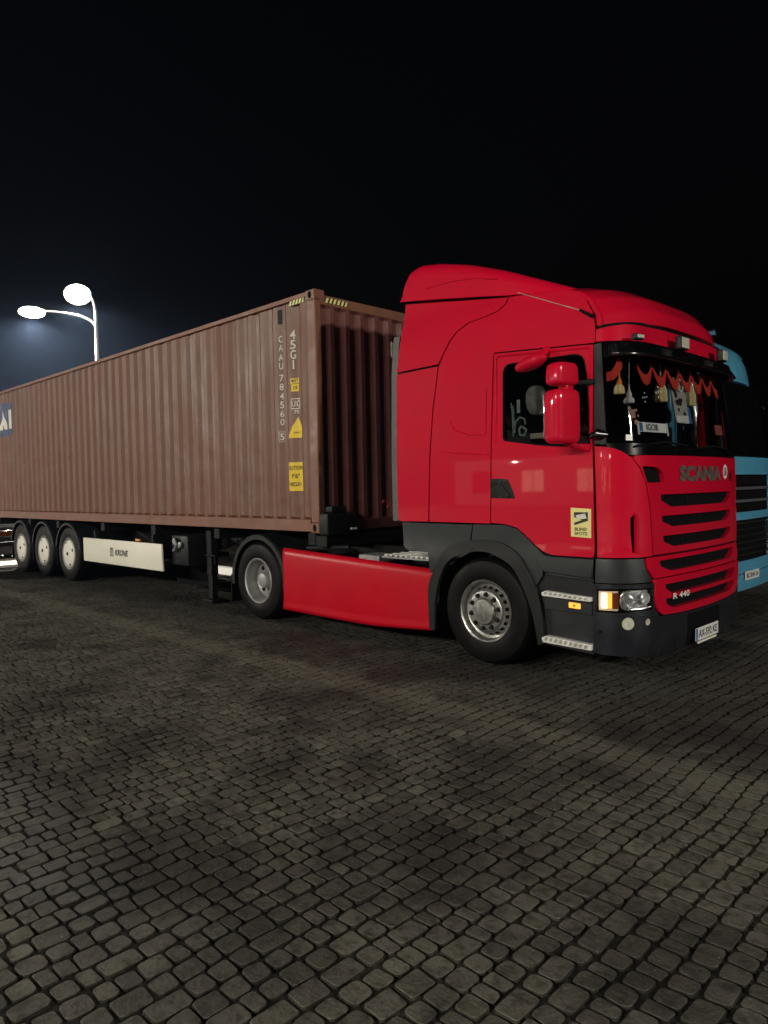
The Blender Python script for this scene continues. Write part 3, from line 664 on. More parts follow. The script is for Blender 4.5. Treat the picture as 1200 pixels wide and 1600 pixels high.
# chassis
for y in (.83, CW - .91): link('chassis_rail', bx(-2.0, 3.5, y, y + .08, .72, .98), tk, CHASSIS, bevel=.01)
for x in (-1.9, -.4, .6, 1.3): link('chassis_cross_member', bx(x - .06, x + .06, .9, CW - .9, .74, .94), tk, CHASSIS)
b = prism(nb(), rnd([(-1.45, 1.04), (-.05, 1.04), (-.05, 1.13), (-1.45, 1.155)], .02), CY - .45, CY + .45); link('fifth_wheel', b, tk, CHASSIS, bevel=.01)
link('battery_box', rr_box(.05, .78, .06, .78, .32, .86, .03), tk, GREYM)
b = nb(); lathe_y(b, [(0, 0), (.26, 0), (.28, .03), (.28, .6), (.26, .63), (0, .63)], (.0, 0, 0), 26); b.transform(Matrix.Translation((-.35, .22, .58))); link('air_tank', b, tk, CHASSIS)
b = nb(); tube(b, [(-.35, .10, .97), (.10, .12, .99), (.3, .2, 1.0)], .03, 8); link('air_pipe', b, tk, GREYM)
# perforated catwalk
cw_ = link('catwalk', bx(1.02, 1.95, .02, .62, .935, .955), tk, STEELW, bevel=.004)
for i in range(12):
    link('tread_bar', bx(1.05 + i * .075, 1.085 + i * .075, .04, .60, .957, .968), cw_, TREAD)
for j in range(5): link('tread_rail', bx(1.03, 1.94, .055 + j * .13, .075 + j * .13, .9685, .974), cw_, TREAD)
link('catwalk_step', bx(1.25, 1.42, .80, 1.60, 1.02, 1.04), tk, TREAD)
link('back_mount', bx(.62, .95, .05, .35, .87, .95), tk, STEELW, bevel=.01)
# rear mudguards, flaps
for y0, y1 in ((-.045, .58), (CW - .58, CW + .045)):
    arch(tk, 'rear_mudguard', XR, .51, .615, y0, y1, math.radians(-8), math.radians(188), GREYM, lip=.07)
    link('mud_flap', bx(XR - .66, XR - .645, y0 + .02, y1, .17, .55), tk, RUBBER)
# wheels
def steer_wheel():
    c = (XF, -.02, .51); w = root('wheel', c, None, None, parent=tk); tyre(w, c, .51, .30, .285)
    b = nb(); lathe_y(b, [(.288, .02), (.292, -.004), (.302, -.018), (.292, -.028), (.278, -.020), (.268, .004), (.262, .040), (.238, .050), (.222, .030), (.208, -.010), (.196, -.022), (.186, -.026), (.135, -.026), (.128, -.018)], c, 56)
    link('rim', b, w, ALU)
    for k in range(20):
        a = 2 * PI * (k + .5) / 20; p = V((math.cos(a), 0, math.sin(a))); q = V((-p.z, 0, p.x)); b = nb()
        b.faces.new([b.verts.new(V(c) + p * r_ + q * t_ + V((0, y_, 0))) for r_, t_, y_ in ((.2140, -.015, .008), (.2345, -.018, .0405), (.2345, .018, .0405), (.2140, .015, .008))]); link('rim_slot', b, w, DARK)
    for k in range(10):
        a = 2 * PI * k / 10 + .2; cc = (c[0] + .162 * math.cos(a), c[1], c[2] + .162 * math.sin(a))
        b = nb(); lathe_y(b, [(.0245, -.024), (.0245, -.029), (.019, -.030), (.017, -.050), (0, -.053)], cc, 12); link('wheel_nut', b, w, CHASSIS)
    b = nb(); lathe_y(b, [(.130, -.018), (.128, -.040), (.116, -.058), (.06, -.064), (0, -.065)], c, 40); h = link('hub_cap', b, w, ALU)
    link('lettering', mapbm(fit_glyphs('SCANIA', .15, .026, .02), lambda a, b_: (c[0] + a * .5 + b_ * .86, c[1] - .067, c[2] - a * .86 + b_ * .5)), w, STEELW)
    return w
def drive_wheel():
    c = (XR, -.02, .51); w = root('wheel', c, None, None, parent=tk); tyre(w, c, .51, .29, .285); tyre(w, (c[0], c[1] + .33, c[2]), .51, .29, .285)
    b = nb(); lathe_y(b, [(.288, .02), (.292, -.004), (.302, -.018), (.292, -.028), (.276, -.018), (.266, .01), (.262, .06), (.250, .075), (.245, .14), (.22, .165), (.155, .18), (.10, .18)], c, 48); link('rim', b, w, STEELW)
    for k in range(8):
        a = 2 * PI * k / 8; cc = (c[0] + .200 * math.cos(a), c[1], c[2] + .200 * math.sin(a)); b = nb(); lathe_y(b, [(.030, .166), (.028, .160), (0, .160)], cc, 14)
        link('rim_hole', b, w, DARK)
    for k in range(10):
        a = 2 * PI * k / 10; cc = (c[0] + .145 * math.cos(a), c[1], c[2] + .145 * math.sin(a)); b = nb(); lathe_y(b, [(.016, .182), (.015, .15), (0, .147)], cc, 8); link('wheel_nut', b, w, STEELW)
    b = nb(); lathe_y(b, [(.110, .185), (.105, .07), (.09, .045), (.05, .035), (0, .034)], c, 30); link('hub', b, w, STEELW)
    return w
sw = steer_wheel(); dw = drive_wheel()
def far_wheel(src, name):
    c0 = wl(src); w = root('wheel', (c0.x, 2 * CY - c0.y, c0.z), None, None, parent=tk)
    for k in src.children:
        if k.name.startswith(('tyre', 'rim', 'hub')):
            o = k.copy(); o.data = k.data.copy(); o.data.transform(Matrix.Diagonal((1, -1, 1, 1))); o.data.flip_normals(); col.objects.link(o); o.parent = w
far_wheel(sw, 'f'); far_wheel(dw, 'r')
b = nb(); tube(b, [(XF, .2, .5), (XF, CW - .2, .5)], .07, 10); link('front_axle', b, tk, CHASSIS)
b = nb(); tube(b, [(XR, .2, .5), (XR, CY - .3, .5), (XR, CY, .52), (XR, CY + .3, .5), (XR, CW - .2, .5)], [.08, .09, .2, .09, .08], 14); link('rear_axle', b, tk, CHASSIS)
# inner shell of the cab (dark, hollow behind the panels)
b = nb()
for x0, x1, z0, z1 in ((1.42, 3.60, 1.22, 1.34), (1.42, 1.50, 1.34, 2.9), (1.42, 3.4, 2.92, 3.0)): box(b, x0, x1, .03, CW - .03, z0, z1)
link('cab_frame', b, tk, DARK)
for s_ in (0, 1):
    y0 = .014 if not s_ else CW - .03
    b = prism(nb(), [(1.42, 1.34), (3.55, 1.30), (3.55, 2.0), (2.70, 2.10), (2.65, 2.80), (3.5, 2.86), (3.4, 2.95), (1.42, 2.9)], y0, y0 + .018); link('inner_wall', b, tk, DARK)
link('bulkhead', skin([(3.5, 1.15), (2 * SM - 3.5, 1.15), (2 * SM - 3.5, 1.90), (3.5, 1.90)], off=-.09, thick=0), tk, DARK)
link('dashboard', skin([(3.62, 1.86), (2 * SM - 3.62, 1.86), (2 * SM - 3.62, 1.99), (3.62, 1.99)], off=-.16, thick=.25), tk, DARK)
b = bx(3.25, 3.55, .1, CW - .1, 1.86, 1.95); link('dashboard_top', b, tk, DARK, bevel=.03)
link('night_curtain', bx(2.0, 3.20, CW - .12, CW - .10, 1.95, 2.9), tk, DARK)
link('bunk_curtain', bx(2.20, 2.22, .05, CW - .05, 1.4, 2.9), tk, DARK)
for y in (.28, 1.62):
    s_ = link('seat', rr_box(2.45, 2.95, y, y + .52, 1.34, 1.72, .06), tk, SEATM); link('backrest', rr_box(2.32, 2.48, y, y + .50, 1.6, 2.25, .06), s_, SEATM); link('headrest', rr_box(2.33, 2.44, y + .12, y + .38, 2.27, 2.47, .04), s_, SEATM)
b = nb(); bmesh.ops.create_cone(b, cap_ends=False, segments=28, radius1=.22, radius2=.22, depth=.03); b.transform(Matrix.Translation((3.12, 1.88, 1.98)) @ Matrix.Rotation(math.radians(-50), 4, 'Y')); link('steering_wheel', b, tk, BLACK)
# side panels -------------------------------------------------------
SEAM = [(1.773, 1.348), (1.790, 1.75), (1.808, 2.091), (1.842, 2.473), (1.882, 2.72), (1.911, 2.897)]
SEAM2 = [(1.98, 3.025), (2.05, 3.13), (2.13, 3.205), (2.267, 3.269), (2.45, 3.29), (2.605, 3.32), (2.68, 3.37), (2.715, 3.428)]
low = [(1.345, 1.345)] + [(x - .006, z) for x, z in SEAM] + [(1.335, 2.885)]
for t in (0, 1):
    pass
f1 = panel('side_fairing', rnd(low, [.05, .01, 0, 0, 0, 0, .01, .04]), RED, tk, off=.004)
up = [(1.335, 2.905), (1.906, 2.917)] + [(x - .008, z + .004) for x, z in SEAM2] + [(1.40, 3.625)]
f2 = panel('upper_fairing', up, RED, tk, off=.006)
fl = link('fairing_flap', skin(rnd([(1.245, 1.345), (1.330, 1.345), (1.325, 3.30), (1.235, 3.30)], .02), off=-.02, thick=.03), tk, FLAP, bevel=.004)
cabr = [(x + .006, z) for x, z in SEAM + SEAM2] + [(3.096, 3.395), (3.30, 3.37), (3.442, 3.325), (3.52, 3.24), (3.58, 3.13), (3.62, 2.99), (3.625, 2.875)] + [(3.61, 2.868), (2.592, 2.935), (2.578, 2.90), (2.540, 1.345)]
sp_ = panel('cab_side', cabr, RED, tk)
for o_ in (f1, f2, fl, sp_): flip_copy(o_)
# door with its window opening
door = [(2.552, 1.352), (2.70, 1.345), (2.835, 1.317), (2.923, 1.256), (3.03, 1.168), (3.11, 1.115), (3.205, 1.085), (3.60, 1.084), (3.612, 1.12), (3.60, 2.05), (3.602, 2.855), (2.594, 2.922)]
win = rnd([(2.70, 2.115), (2.695, 2.805), (3.515, 2.795), (3.555, 2.50), (3.575, 2.005), (3.10, 2.048)], [.03, .09, .10, .06, .04, .1])
dr = panel('door', door, RED, tk, holes=[win], off=.002, thick=.03)
wo = [(x + (.028 if x < 3 else -.022), z + (.02 if z < 2.3 else -.02)) for x, z in win]
gk = skin(win, off=-.014, thick=0); link('side_window', gk, dr, SIDEG)
fr_ = []
# raised door frame moulding above the window and seal
def strip(pts, w, surf=S, off=.0, closed=False, hgt=.01):
    """thin raised bead that follows the skin"""
    b = nb(); P = [V(surf(a, c, off)) for a, c in pts]
    if closed: P.append(P[0])
    return tube(b, P, w, 6, caps=not closed)
link('window_seal', strip(win, .010, off=-.004, closed=True), dr, DARK)
link('door_moulding', strip([(2.61, 2.10), (2.615, 2.87), (2.65, 2.893), (3.57, 2.835), (3.585, 2.80), (3.585, 2.1)], .012, off=.004), dr, RED)
hd = link('door_handle', skin(rnd([(2.552, 1.585), (2.552, 1.765), (2.745, 1.76), (2.80, 1.66), (2.825, 1.578)], .012), off=.006, thick=.02), dr, BLACK, bevel=.003)
link('handle_grip', strip([(2.57, 1.72), (2.66, 1.715), (2.76, 1.60)], .012, off=.012), dr, CHROME if False else GREYP)
flip_copy(dr)
# long pressed ribs on the door and the panel behind it
link('sleeper_recess', strip([(2.50, 2.60), (2.50, 2.18), (2.30, 2.19), (2.12, 2.25), (2.06, 2.34)], .007, off=.001), sp_, RED)
link('shoulder_line', strip([(1.93, 2.05), (2.2, 2.02), (2.53, 1.99)], .006, off=.001), sp_, RED)
st = panel('blind_spot_sticker', [(3.393, 1.255), (3.583, 1.245), (3.585, 1.490), (3.393, 1.500)], YELP, dr, off=.004, thick=0, bevel=0)
lk = lambda pts, off=.0065, m=BLKP, nm='print': link(nm, skin(pts, off=off, thick=0), dr, m)
lk([(3.425, 1.462), (3.555, 1.462), (3.555, 1.39), (3.425, 1.35), (3.425, 1.372), (3.50, 1.395), (3.425, 1.42)])
lk([(3.44, 1.435), (3.53, 1.452), (3.545, 1.41), (3.46, 1.40)], .008, WPRINT)
skin_text('lettering', 'BLIND', 3.488, 1.318, .115, .028, BLKP, dr, off=.0065); skin_text('lettering', 'SPOTS', 3.488, 1.281, .12, .028, BLKP, dr, off=.0065)
# roof --------------------------------------------------------------
SIDEP = [(3.640, 3.005), (3.615, 3.11), (3.545, 3.235), (3.455, 3.31), (3.30, 3.365), (3.096, 3.390), (2.70, 3.425), (1.5, 3.46)]
MIDP = [(3.895, 3.062), (3.865, 3.18), (3.74, 3.33), (3.55, 3.43), (3.30, 3.50), (3.05, 3.535), (2.65, 3.55), (1.5, 3.56)]
def roof(u, v):
    w = abs(2 * u - 1); k = 1 - w ** 3.2
    t = v * (len(SIDEP) - 1); i = min(int(t), len(SIDEP) - 2); f = t - i
    a = [SIDEP[i][j] * (1 - f) + SIDEP[i + 1][j] * f for j in (0, 1)]; m = [MIDP[i][j] * (1 - f) + MIDP[i + 1][j] * f for j in (0, 1)]
    x = a[0] + (m[0] - a[0]) * k; z = a[1] + (m[1] - a[1]) * k
    yi = interp(IT, z) - .04 + .0
    return (x, CY + (HW - yi - .045) * (2 * u - 1) * (1 if w < .98 else 1.0), z)
rf = link('roof', gridm(roof, 40, 35), tk, RED, smooth=60)
m_ = rf.modifiers.new('solid', 'SOLIDIFY'); m_.thickness = .02; m_.offset = -1
# rounded seam where roof and side meet
link('roof_edge', tube(nb(), [V(roof(0.006, v / 30)) + V((0, .006, -.004)) for v in range(0, 31)], .022, 8), tk, RED); link('roof_edge', tube(nb(), [V(roof(.994, v / 30)) + V((0, -.006, -.004)) for v in range(0, 31)], .022, 8), tk, RED)
# header over the windscreen
hdr = sym([(3.632, 2.872), (3.80, 2.868), (3.95, 2.867), (4.5, 2.862), (SM, 2.858)])[:9]
top = sym([(3.632, 2.985), (3.80, 3.005), (4.0, 3.022), (4.5, 3.04), (SM, 3.045)])[:9]
low_ = [(3.632, 2.872), (3.95, 2.867), (4.5, 2.862), (2 * SM - 4.5, 2.862), (2 * SM - 3.95, 2.867), (2 * SM - 3.632, 2.872)]
top_ = [(2 * SM - 3.632, 2.975), (2 * SM - 3.95, 3.012), (2 * SM - 4.5, 3.030), (4.5, 3.030), (3.95, 3.012), (3.632, 2.975)]
panel('header', low_ + top_, RED, tk, off=.004)
link('roof_seam', skin([(3.66, 2.97), (2 * SM - 3.66, 2.97), (2 * SM - 3.66, 3.008), (2 * SM - 4.2, 3.052), (4.2, 3.052), (3.66, 3.008)], off=-.006, thick=0), tk, DARK)
# air deflector on the roof
DT = [(1.385, 3.68), (1.43, 3.86), (1.50, 3.955), (1.62, 3.985), (1.876, 3.945), (2.239, 3.85), (2.648, 3.705), (2.95, 3.575), (3.2, 3.47), (3.36, 3.40)]
DB = [(1.385, 3.635), (1.43, 3.628), (1.50, 3.62), (1.62, 3.605), (1.876, 3.57), (2.239, 3.515), (2.648, 3.455), (2.95, 3.42), (3.2, 3.36), (3.36, 3.33)]
def defl(u, v):
    t = v * (len(DT) - 1); i = min(int(t), len(DT) - 2); f = t - i
    x = DT[i][0] * (1 - f) + DT[i + 1][0] * f; zt = DT[i][1] * (1 - f) + DT[i + 1][1] * f; zb = DB[i][1] * (1 - f) + DB[i + 1][1] * f
    hw = HW - .045 - .12 * max(0, (x - 2.4)) - .25 * max(0, x - 3.0); r = min(.13, (zt - zb) * .9)
    # section: up the near side, round over, across, down the far side
    L = [(-hw, zb), (-hw + .004, zb + (zt - zb - r) * .5)]
    for k in range(7): a = PI / 2 * k / 6; L.append((-hw + .01 + r * (1 - math.cos(a)), zt - r + r * math.sin(a)))
    L.append((-hw * .4, zt + .015)); L.append((0, zt + .02)); L = L + [(-a, b_) for a, b_ in L[-2::-1]]
    q = u * (len(L) - 1); j = min(int(round(q)), len(L) - 1)
    return (x, CY + L[j][0], L[j][1])
df = link('air_deflector', gridm(defl, 20, 32), tk, RED, smooth=50)
b = nb(); b.faces.new([b.verts.new(V(defl(k / 20, 0)) + V((.002, 0, 0))) for k in range(21)]); link('deflector_back', b, df, DARK)
link('deflector_lip', tube(nb(), [V(defl(0, k / 32)) + V((0, -.002, 0)) for k in range(26)], .004, 6), df, RED)
link('deflector_crease', tube(nb(), [(1.75, .008, 3.70), (2.1, .008, 3.70), (2.35, .012, 3.675), (2.6, .03, 3.62)], .006, 6), df, RED)
# radio aerial
b = nb(); tube(b, [(3.60, -.02, 3.085), (3.47, .01, 3.165)], [.016, .012], 8); link('aerial_base', b, tk, DARK)
b = nb(); tube(b, [(3.47, .01, 3.165), (2.8, .06, 3.46), (2.25, .09, 3.72)], [.004, .003, .002], 5); link('aerial', b, tk, STEELW)
# black A-pillar trim, windscreen, visor ----------------------------
panel('windscreen_surround', rnd([(3.612, 2.03), (3.612, 2.855), (3.70, 2.862), (3.72, 2.02)], .01), PILLAR, tk, twin=True, off=-.002, thick=.03)
wsl = [(3.722, 2.012), (3.80, 1.985), (3.93, 1.948), (4.3, 1.94), (SM, 1.94)]
wsp = wsl + [(2 * SM - a, b_) for a, b_ in wsl[-2::-1]] + [(2 * SM - 3.715, 2.855), (2 * SM - 4.3, 2.855), (4.3, 2.855), (3.715, 2.855)]
link('windscreen', skin(wsp, off=-.010, thick=0), tk, WS)
link('windscreen_lower_band', skin([(3.72, 1.93), (2 * SM - 3.72, 1.93), (2 * SM - 3.72, 2.03), (SM, 2.005), (3.72, 2.03)], off=-.003, thick=0), tk, BLACK)
link('windscreen_upper_band', skin([(3.72, 2.74), (2 * SM - 3.72, 2.74), (2 * SM - 3.72, 2.858), (3.72, 2.858)], off=-.003, thick=0), tk, BLACK)
for s0, s1, z1 in ((3.95, 4.75, 2.07), (4.95, 5.7, 2.06)): link('wiper', strip([(s0, 2.00), ((s0 + s1) / 2, z1 - .03), (s1, z1 - .05)], .010, off=.016), tk, DARK)
def visor(u, v):
    s = 3.80 + (2 * SM - 3.80 - 3.80) * u; k = min(1, 6 * min(u, 1 - u)) ** .5
    z = 2.862 - .125 * v; off = .02 + (.035 + .075 * v) * k
    return S(s, z, off)
vz = link('sun_visor', gridm(visor, 40, 4), tk, BLACK, smooth=60); m_ = vz.modifiers.new('solid', 'SOLIDIFY'); m_.thickness = .012
for s_, w_ in ((4.0, .10), (4.70, .16), (5.66, .15)):
    p = V(S(s_, 2.862, .10)); q = V(S(s_ + .1, 2.862, .10)) - p; ang = math.atan2(q.y, q.x) - PI / 2
    b = rr_box(-.03, .03, -w_ / 2, w_ / 2, 0, .115 if w_ > .12 else .05, .012, 3); b.transform(Matrix.Translation(p + V((0, 0, -.005 if w_ > .12 else .0))) @ Matrix.Rotation(ang, 4, 'Z'))
    h = link('roof_spotlight', b, tk, GREYM)
    b = rr_box(.031, .036, -w_ / 2 + .012, w_ / 2 - .012, .012, .103 if w_ > .12 else .04, .002, 1); b.transform(Matrix.Translation(p + V((0, 0, -.005 if w_ > .12 else .0))) @ Matrix.Rotation(ang, 4, 'Z')); link('lens', b, h, LENS)
# corner panels and grille -------------------------------------------
cor = [(3.640, 1.088), (3.634, 1.5), (3.625, 2.008), (3.70, 2.004), (3.78, 1.985), (3.839, 1.960), (3.921, 1.904), (3.985, 1.815), (4.040, 1.712), (4.085, 1.51), (4.105, 1.296), (4.125, 1.093), (3.989, 1.087)]
slot = rnd([(3.898, 1.30), (3.899, 1.415), (3.925, 1.438), (3.945, 1.42), (3.943, 1.125), (3.915, 1.125)], .01)
cp = panel('corner_panel', cor, RED, tk, holes=[slot], off=.010, thick=.035, bevel=.008)
link('air_slot', skin(slot, off=-.02, thick=0), cp, DARK); link('slot_lip', strip([(3.955, 1.12), (3.958, 1.30), (3.957, 1.43), (3.93, 1.455)], .010, off=.014), cp, RED); flip_copy(cp)
gtop = [(3.932, 1.905), (3.95, 1.925), (4.5, 1.928), (SM, 1.928)]
gl = [(4.140, 1.096), (4.120, 1.296), (4.100, 1.51), (4.055, 1.712), (4.000, 1.820)] + gtop
gp = gl + [(2 * SM - a, b_) for a, b_ in gl[-2::-1]]
def slat(zt, zb, zl, l=4.262, r=4.44): return rnd(sym([(l, zt), (l + .008, zl), (r, zb)])[::-1], .012)
vent = rnd([(4.010, 1.838), (4.224, 1.825), (4.306, 1.778), (4.330, 1.700), (4.070, 1.700)], [.015, .03, .02, .01, .01])
holes = [slat(1.598, 1.490, 1.548), slat(1.417, 1.320, 1.368, 4.277, 4.458), slat(1.247, 1.148, 1.198, 4.294, 4.477)]
gr = panel('grille_panel', gp, RED, tk, holes=holes + [vent, mir(vent)], off=.006, thick=.045, bevel=.006)
link('grille_mesh', skin([(4.0, 1.13), (2 * SM - 4.0, 1.13), (2 * SM - 4.0, 1.86), (4.0, 1.86)], off=-.034, thick=0), tk, DARK)
for z_ in (1.545, 1.365, 1.195):
    for k in range(15): link('grille_rib', bx(*(lambda p: (p[0] - .004, p[0] + .004, p[1] - .012, p[1] + .012, z_ - .05, z_ + .05))(S(4.42 + k * .092, z_, -.036))), gr, DARK)
g4 = [(4.044, 1.084), (4.062, .985), (4.128, .912)]
p4 = [(4.150, 1.086), (4.135, 1.0), (4.152, .915)]
g4p = sym([(4.050, 1.080), (4.066, .985), (4.130, .905)][::-1])
h4 = slat(1.043, .945, .995, 4.235, 4.404)
panel('lower_grille_panel', [(4.134, .905)] + [(2 * SM - 4.134, .905), (2 * SM - 4.07, .985), (2 * SM - 4.052, 1.078), (4.052, 1.078), (4.07, .985)], RED, tk, holes=[h4], off=.004, thick=.05, bevel=.005)
h5 = slat(.842, .752, .805, 4.282, 4.40); h6 = slat(.718, .628, .672, 4.293, 4.42)
o5 = rnd([(4.135, .896), (4.126, .766), (4.150, .655), (4.235, .588), (4.535, .572), (SM, .566), (2 * SM - 4.535, .572), (2 * SM - 4.235, .588), (2 * SM - 4.150, .655), (2 * SM - 4.126, .766), (2 * SM - 4.135, .896)], [.015, .02, .04, .06, 0, 0, 0, .06, .04, .02, .015])
lp = panel('bumper_grille', o5, RED, tk, holes=[h5, h6], off=.016, thick=.06, bevel=.010)
link('grille_mesh', skin([(4.10, .60), (2 * SM - 4.10, .60), (2 * SM - 4.10, 1.09), (4.10, 1.09)], off=-.040, thick=0), tk, DARK)
skin_text('maker_badge', 'SCANIA', 5.055, 1.775, .94, .142, LETTER, gr, off=.012, bold=.060)
db = nb()
bmd = link('badge_disc', mapbm(flat_poly([(.066 * math.cos(t), .070 * math.sin(t)) for t in [2 * PI * k / 28 for k in range(28)]]), lambda a, c: S(5.665 + a, 1.79 + c, .010)), gr, PLATEW)
skin_text('lettering', 'UA', 5.665, 1.79, .075, .085, BLKP, gr, off=.013, bold=.02)
skin_text('model_badge', 'R 440', 4.53, .730, .29, .052, PLATEW, lp, off=.030, bold=.02)
# bumper, steps, wheel-arch plastics -------------------------------------
low = panel('bumper_corner', [(3.615, .874), (4.120, .876), (4.054, .985), (4.036, 1.075), (3.62, 1.075)], GREYP, tk, off=-.012, thick=.02, twin=True)
hl = rnd([(3.645, .645), (3.643, .812), (3.81, .820), (4.112, .818), (4.116, .662), (3.82, .647)], .012)
hlh = [(3.630, .632), (3.628, .826), (3.81, .834), (4.122, .832), (4.126, .650), (3.82, .633)]
bumL = [(3.603, .868), (3.603, .30), (3.64, .285), (4.0, .262), (4.4, .225), (SM, .205)]
bumT = [(3.603, .868), (4.130, .868), (4.116, .766), (4.140, .645), (4.225, .576), (4.53, .560), (SM, .554)]
bp_ = bumL + [(2 * SM - a, b_) for a, b_ in bumL[-2::-1]] + [(2 * SM - a, b_) for a, b_ in bumT[1:]] + [(a, b_) for a, b_ in bumT[-2:0:-1]]
def disc_pts(s_, z_, r_, n=18): return [(s_ + r_ * math.cos(2 * PI * k / n), z_ + r_ * math.sin(2 * PI * k / n)) for k in range(n)]
bum = panel('bumper', bp_, BUMP, tk, holes=[hlh, mir(hlh), disc_pts(3.879, .544, .056), mir(disc_pts(3.879, .544, .056)), disc_pts(4.061, .548, .034), mir(disc_pts(4.061, .548, .034))], off=.004, thick=.05, bevel=.010)
link('bumper_crease', strip([(3.62, .612), (3.8, .610), (4.0, .606), (4.14, .595)], .006, off=.006), bum, BUMP); link('bumper_crease', strip([(3.62, .85), (3.8, .858), (4.0, .858)], .008, off=.006), bum, BUMP)
link('plate_recess', skin(rnd([(4.72, .24), (2 * SM - 4.72, .24), (2 * SM - 4.70, .53), (4.70, .53)], .02), off=.007, thick=0), bum, DARK)
link('underrun_guard', rr_box(3.45, 3.62, .10, CW - .10, .27, .42, .03), tk, CHASSIS)
def headlight(mirror=False):
    f = (lambda p: mir(p)) if mirror else (lambda p: p)
    g = (lambda a: 2 * SM - a) if mirror else (lambda a: a)
    h = link('headlight', skin(f([(3.62, .63), (3.62, .84), (4.13, .84), (4.13, .64)]), off=-.055, thick=0), tk, DARK)
    link('indicator_frame', skin(f([(3.648, .650), (3.648, .808), (3.800, .812), (3.800, .798), (3.662, .795), (3.662, .664), (3.800, .664), (3.800, .650)]), off=-.006, thick=.01), h, CREAM)
    link('indicator', skin(f([(3.664, .666), (3.664, .794), (3.712, .796), (3.712, .666)]), off=-.02, thick=.02), h, AMBERH)
    link('indicator', skin(f([(3.713, .666), (3.713, .796), (3.752, .797), (3.752, .666)]), off=-.02, thick=.02), h, AMBERG)
    link('indicator', skin(f([(3.753, .666), (3.753, .797), (3.806, .798), (3.806, .666)]), off=-.02, thick=.02), h, AMBERD)
    link('lamp_housing', skin(f(rnd([(3.815, .658), (3.822, .810), (4.106, .810), (4.108, .668)], [.06, .06, .01, .01])), off=-.045, thick=.01), h, REFL)
    link('lamp_ring', strip(f([(3.90, .815), (3.85, .805), (3.822, .77), (3.818, .72), (3.83, .675), (3.87, .657), (3.99, .661), (4.105, .672)]), .0075, off=-.012), h, REFL)
    for s_, z_, r_ in ((3.905, .735, .060), (4.040, .745, .050)):
        c = V(S(g(s_), z_, -.030)); n = (V(S(g(s_), z_, 0.05)) - V(S(g(s_), z_, 0))).normalized(); q = n.to_track_quat('Z', 'Y').to_matrix().to_4x4()
        b = nb(); prev = None; rings = []
        for r2, z2 in ((r_, .018), (r_ * .92, .004), (r_ * .6, -.010), (r_ * .3, -.006), (r_ * .3, .010), (r_ * .15, .016)):
            rings.append([b.verts.new((r2 * math.cos(t), r2 * math.sin(t), z2)) for t in [2 * PI * k / 22 for k in range(22)]])
        for A_, B_ in zip(rings, rings[1:]):
            for k in range(22): b.faces.new((A_[k], A_[(k + 1) % 22], B_[(k + 1) % 22], B_[k]))
        b.faces.new(rings[-1]); b.transform(Matrix.Translation(c) @ q); link('reflector', b, h, REFL)
    link('chrome_fin', strip(f([(3.86, .745), (3.93, .742), (3.985, .738), (3.99, .775)]), .006, off=-.014), h, REFL)
    link('lens', skin(f(hl), off=-.002, thick=0), h, LAMPG)
headlight(); headlight(True)
for k in (0, 1):
    for s_, z_, r_, m_ in ((3.879, .544, .052, LENS), (4.061, .548, .029, LENS)):
        p = disc_pts(s_, z_, r_); link('fog_lamp', skin(mir(p) if k else p, off=-.006, thick=.02), tk, m_, bevel=.004)
link('tow_eye_cover', skin(disc_pts(3.662, .471, .018, 12), off=.008, thick=.006), tk, BLACK)
# plate: real flat plate in front of the bumper
pl = root('licence_plate', (4.03, CY, .27), None, None, parent=tk)
PX = S(SM, .33, .034)[0]
link('plate', rr_box(PX - .004, PX, CY - .262, CY + .262, .272, .386, .0018, 1), pl, PLATEW)
link('plate_blue_band', bx(PX + .0005, PX + .002, CY - .258, CY - .222, .276, .382), pl, PBLUE)
def plate_text(txt, xo, w, h, par, cx, cyy, cz, m=BLKP): return link('lettering', mapbm(fit_glyphs(txt, w, h, .015), lambda a, c: (cx, cyy + a, cz + c)), par, m)
plate_text('AX-592 KE', 0, .43, .070, pl, PX + .002, CY + .015, .329)
link('plate_holder', rr_box(PX - .02, PX - .004, CY - .27, CY + .27, .245, .39, .004, 2), pl, DARK)
link('plate_holder_lip', bx(PX + .0, PX + .006, CY - .23, CY + .20, .248, .266), pl, WHITE)
# step well on the side, two aluminium treads
def sidebox(x0, x1, z0, z1, y0, y1, r=.01): return rr_box(x0, x1, y0, y1, z0, z1, r, 2)
well = link('step_panel', skin([(3.04, .80), (3.08, .36), (3.595, .33), (3.595, 1.075), (3.22, 1.075), (3.12, .98), (2.96, 1.16)], off=-.03, thick=.02), tk, GREYP, bevel=.004)
link('step_upper_shoulder', skin([(3.02, 1.15), (3.10, 1.095), (3.20, 1.075), (3.600, 1.072), (3.600, .905), (3.13, .935), (3.08, 1.0)], off=.004, thick=.03), tk, GREYP, bevel=.012)
link('step_riser', skin([(3.13, .905), (3.60, .885), (3.60, .735), (3.12, .765)], off=-.01, thick=.03), tk, GREYM, bevel=.008)
link('step_riser', skin([(3.13, .715), (3.60, .70), (3.60, .60), (3.13, .61)], off=.002, thick=.03), tk, GREYP, bevel=.008)
link('step_well_back', skin([(3.13, .60), (3.60, .59), (3.60, .34), (3.13, .37)], off=-.09, thick=0), tk, DARK)
